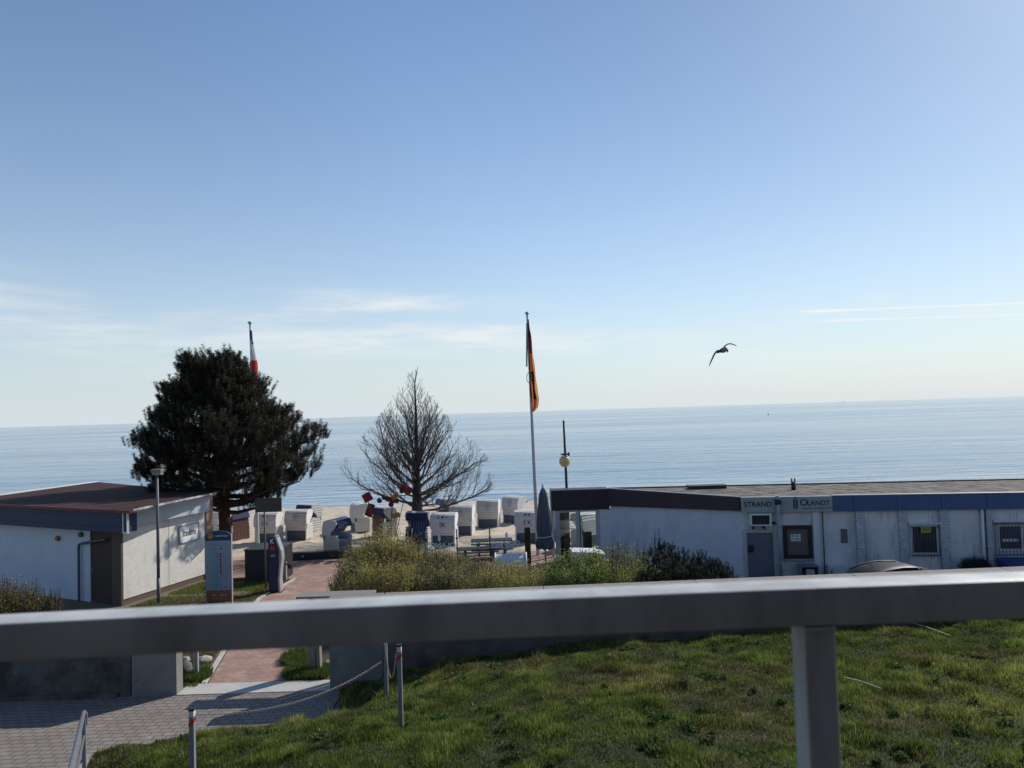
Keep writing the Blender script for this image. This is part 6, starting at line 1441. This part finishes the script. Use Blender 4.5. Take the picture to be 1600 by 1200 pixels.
def hedges():
    def blobs(spec):
        o = []
        for px, ty, Y, w in spec:
            x, z = bx(px, ty, Y); z *= 1.07; o.append((x, Y, z*.42, w, w*.9, z*.60))
        return o
    grp = 'shrubs of the hedge behind the wall'
    shrub('hedge_shrub', 'tall olive green shrub at the left end of the hedge beside the red path', 'shrub', blobs([(600,830,24,1.0),(565,852,23.4,.9),(640,848,24.2,.9),(538,893,22.8,.6),(575,886,22.2,.9),(620,882,22.0,.9)]), olive, 64000, .055, 31, grp, .3, 260, .28)
    shrub('hedge_shrub', 'brownish shrub in the left half of the hedge, below the mirrored lettering', 'shrub', blobs([(680,862,24,.8),(712,868,24,.8),(665,885,22.4,.8),(705,889,22.2,.8),(740,880,23.4,.8)]), khaki, 54000, .05, 32, grp, .3, 260, .22)
    shrub('hedge_shrub', 'low olive shrub in the middle of the hedge below the tipped white hood', 'shrub', blobs([(770,880,23.6,.8),(805,883,23.2,.8),(840,884,23.2,.8),(790,896,21.8,.8),(830,898,21.6,.8),(755,893,22,.7)]), olive, 50000, .05, 33, grp, .3, 220, .18)
    shrub('hedge_shrub', 'bright green leafy shrub in the hedge in front of the veranda', 'shrub', blobs([(880,872,22.8,.7),(905,868,22.8,.75),(930,868,22.6,.7),(895,890,21.4,.8),(925,888,21.2,.8),(868,890,21.6,.6)]), green, 46000, .06, 34, grp, .2, 120, .18, aspect=.6)
    shrub('hedge_shrub', 'yellow green shrub in the hedge between the leafy shrub and the dwarf pine', 'shrub', blobs([(965,862,22.4,.75),(995,866,22.2,.7),(975,888,21,.8),(1005,890,20.8,.7),(948,878,21.6,.7)]), [(.18,.22,.06),(.26,.28,.07),(.20,.19,.07),(.15,.12,.06)], 32000, .05, 35, grp, .3, 260, .42)
    # dwarf mountain pine
    r = random.Random(44); nr = np.random.RandomState(44); tips = []; root = None
    bl = blobs([(1035,858,22,.75),(1065,868,21.6,.7),(1095,873,21.4,.7),(1120,884,21.2,.65),(1045,885,20.6,.9),(1085,890,20.4,.9),(1130,897,20.8,.45),(1015,892,20.8,.6)])
    root = thing('dwarf_pine', (bl[0][0]+.8, 21.3, 0), 'dark dwarf pine with upright candles at the right end of the hedge', 'shrub')
    T = []
    for b in bl:
        for k in range(260):
            d = Vector((r.gauss(0,1), r.gauss(0,1), abs(r.gauss(0,1)))).normalized(); q = r.uniform(.70,1.0); T.append((b[0]+d.x*b[3]*q, b[1]+d.y*b[4]*q, max(.05, b[2]+d.z*b[5]*q-.1)))
    T = np.array(T); n = len(T); K = 60; ax = nr.normal(size=(n,3))*.22; ax[:,2] = 1; ax /= np.linalg.norm(ax, axis=1)[:,None]; Ln = .12+.12*nr.rand(n)
    t = nr.rand(n,K); P = T[:,None,:]+ax[:,None,:]*(t*Ln[:,None])[:,:,None]; rnd = nr.normal(size=(n,K,3)); rnd -= ax[:,None,:]*(rnd*ax[:,None,:]).sum(2)[:,:,None]; rnd /= np.linalg.norm(rnd, axis=2)[:,:,None]
    D = rnd*.8+ax[:,None,:]*.8; side = np.cross(D, nr.normal(size=(n,K,3))); side /= np.linalg.norm(side, axis=2)[:,:,None]; NL = .06+.03*nr.rand(n,K)[:,:,None]
    V = np.stack([P-side*.005, P+side*.005, P+D*NL], 2).reshape(-1,3); tint = np.array([.030,.042,.022])*(.6+.9*nr.rand(n))[:,None]
    fast_mesh('needles', V, np.arange(len(V)).reshape(-1,3), needle_m, root, np.repeat(tint, K*3, axis=0))
    m = MB()
    for k in range(90): t_ = T[r.randrange(n)]; m.tube([(root.location.x+(t_[0]-root.location.x)*.6, 21.3+(t_[1]-21.3)*.6, 0), (t_[0],t_[1],t_[2])], [.022,.007], 5, cap=False)
    m.build('stems', bark_p, root)
    # spindly sapling rising behind the dwarf pine
    x, z = bx(1027,822,22.9); root = thing('sapling', (x,22.9,0), 'spindly sapling with sparse dark leaves rising above the dwarf pine', 'plant'); m = MB(); lp = []
    for k in range(16):
        a = r.uniform(0,6.28); h = z*r.uniform(.8,1.0); e = Vector((x+.26*math.cos(a)*r.random(), 22.9+.26*math.sin(a), h)); q = Vector((x+.1*math.cos(a),22.9+.1*math.sin(a),h*.5)); m.tube([(x,22.9,0), q, e], [.014,.010,.004], 5, cap=False)
        for j in range(6): lp.append(q.lerp(e, r.uniform(.2,1))+Vector((r.uniform(-.08,.08),r.uniform(-.08,.08),r.uniform(-.05,.05))))
    m.build('stems', bark_g, root); P = np.array([p[:] for p in lp]); V, f, c = leaves(P, .055, np.tile(np.array([.05,.05,.04]), (len(P),1)), 3, .5); fast_mesh('foliage', V, f, leaf_m, root, c)
    # scrub in front of the left pavilion
    shrub('hedge_shrub', 'scruffy brown and yellow shrub at the left edge in front of the pavilion', 'shrub', blobs([(10,918,20.4,.75),(50,926,20.2,.65),(-30,915,20.4,.9),(82,938,20.2,.35)]), [(.085,.062,.04),(.12,.085,.045),(.17,.16,.045),(.07,.06,.035)], 26000, .055, 36, grp, .4, 260, .35)
    # sprig low at the cafe wall
    a, z = FF.pix(1517,873); p = FF.T((a,.25,0)); shrub('wall_weed', 'dry brown weeds growing at the foot of the white cafe wall', 'plant', [(p.x,p.y,.45,.6,.15,z*.45)], [(.05,.045,.04),(.08,.07,.055)], 2500, .05, 37, None, .8, 200, .15)
hedges()
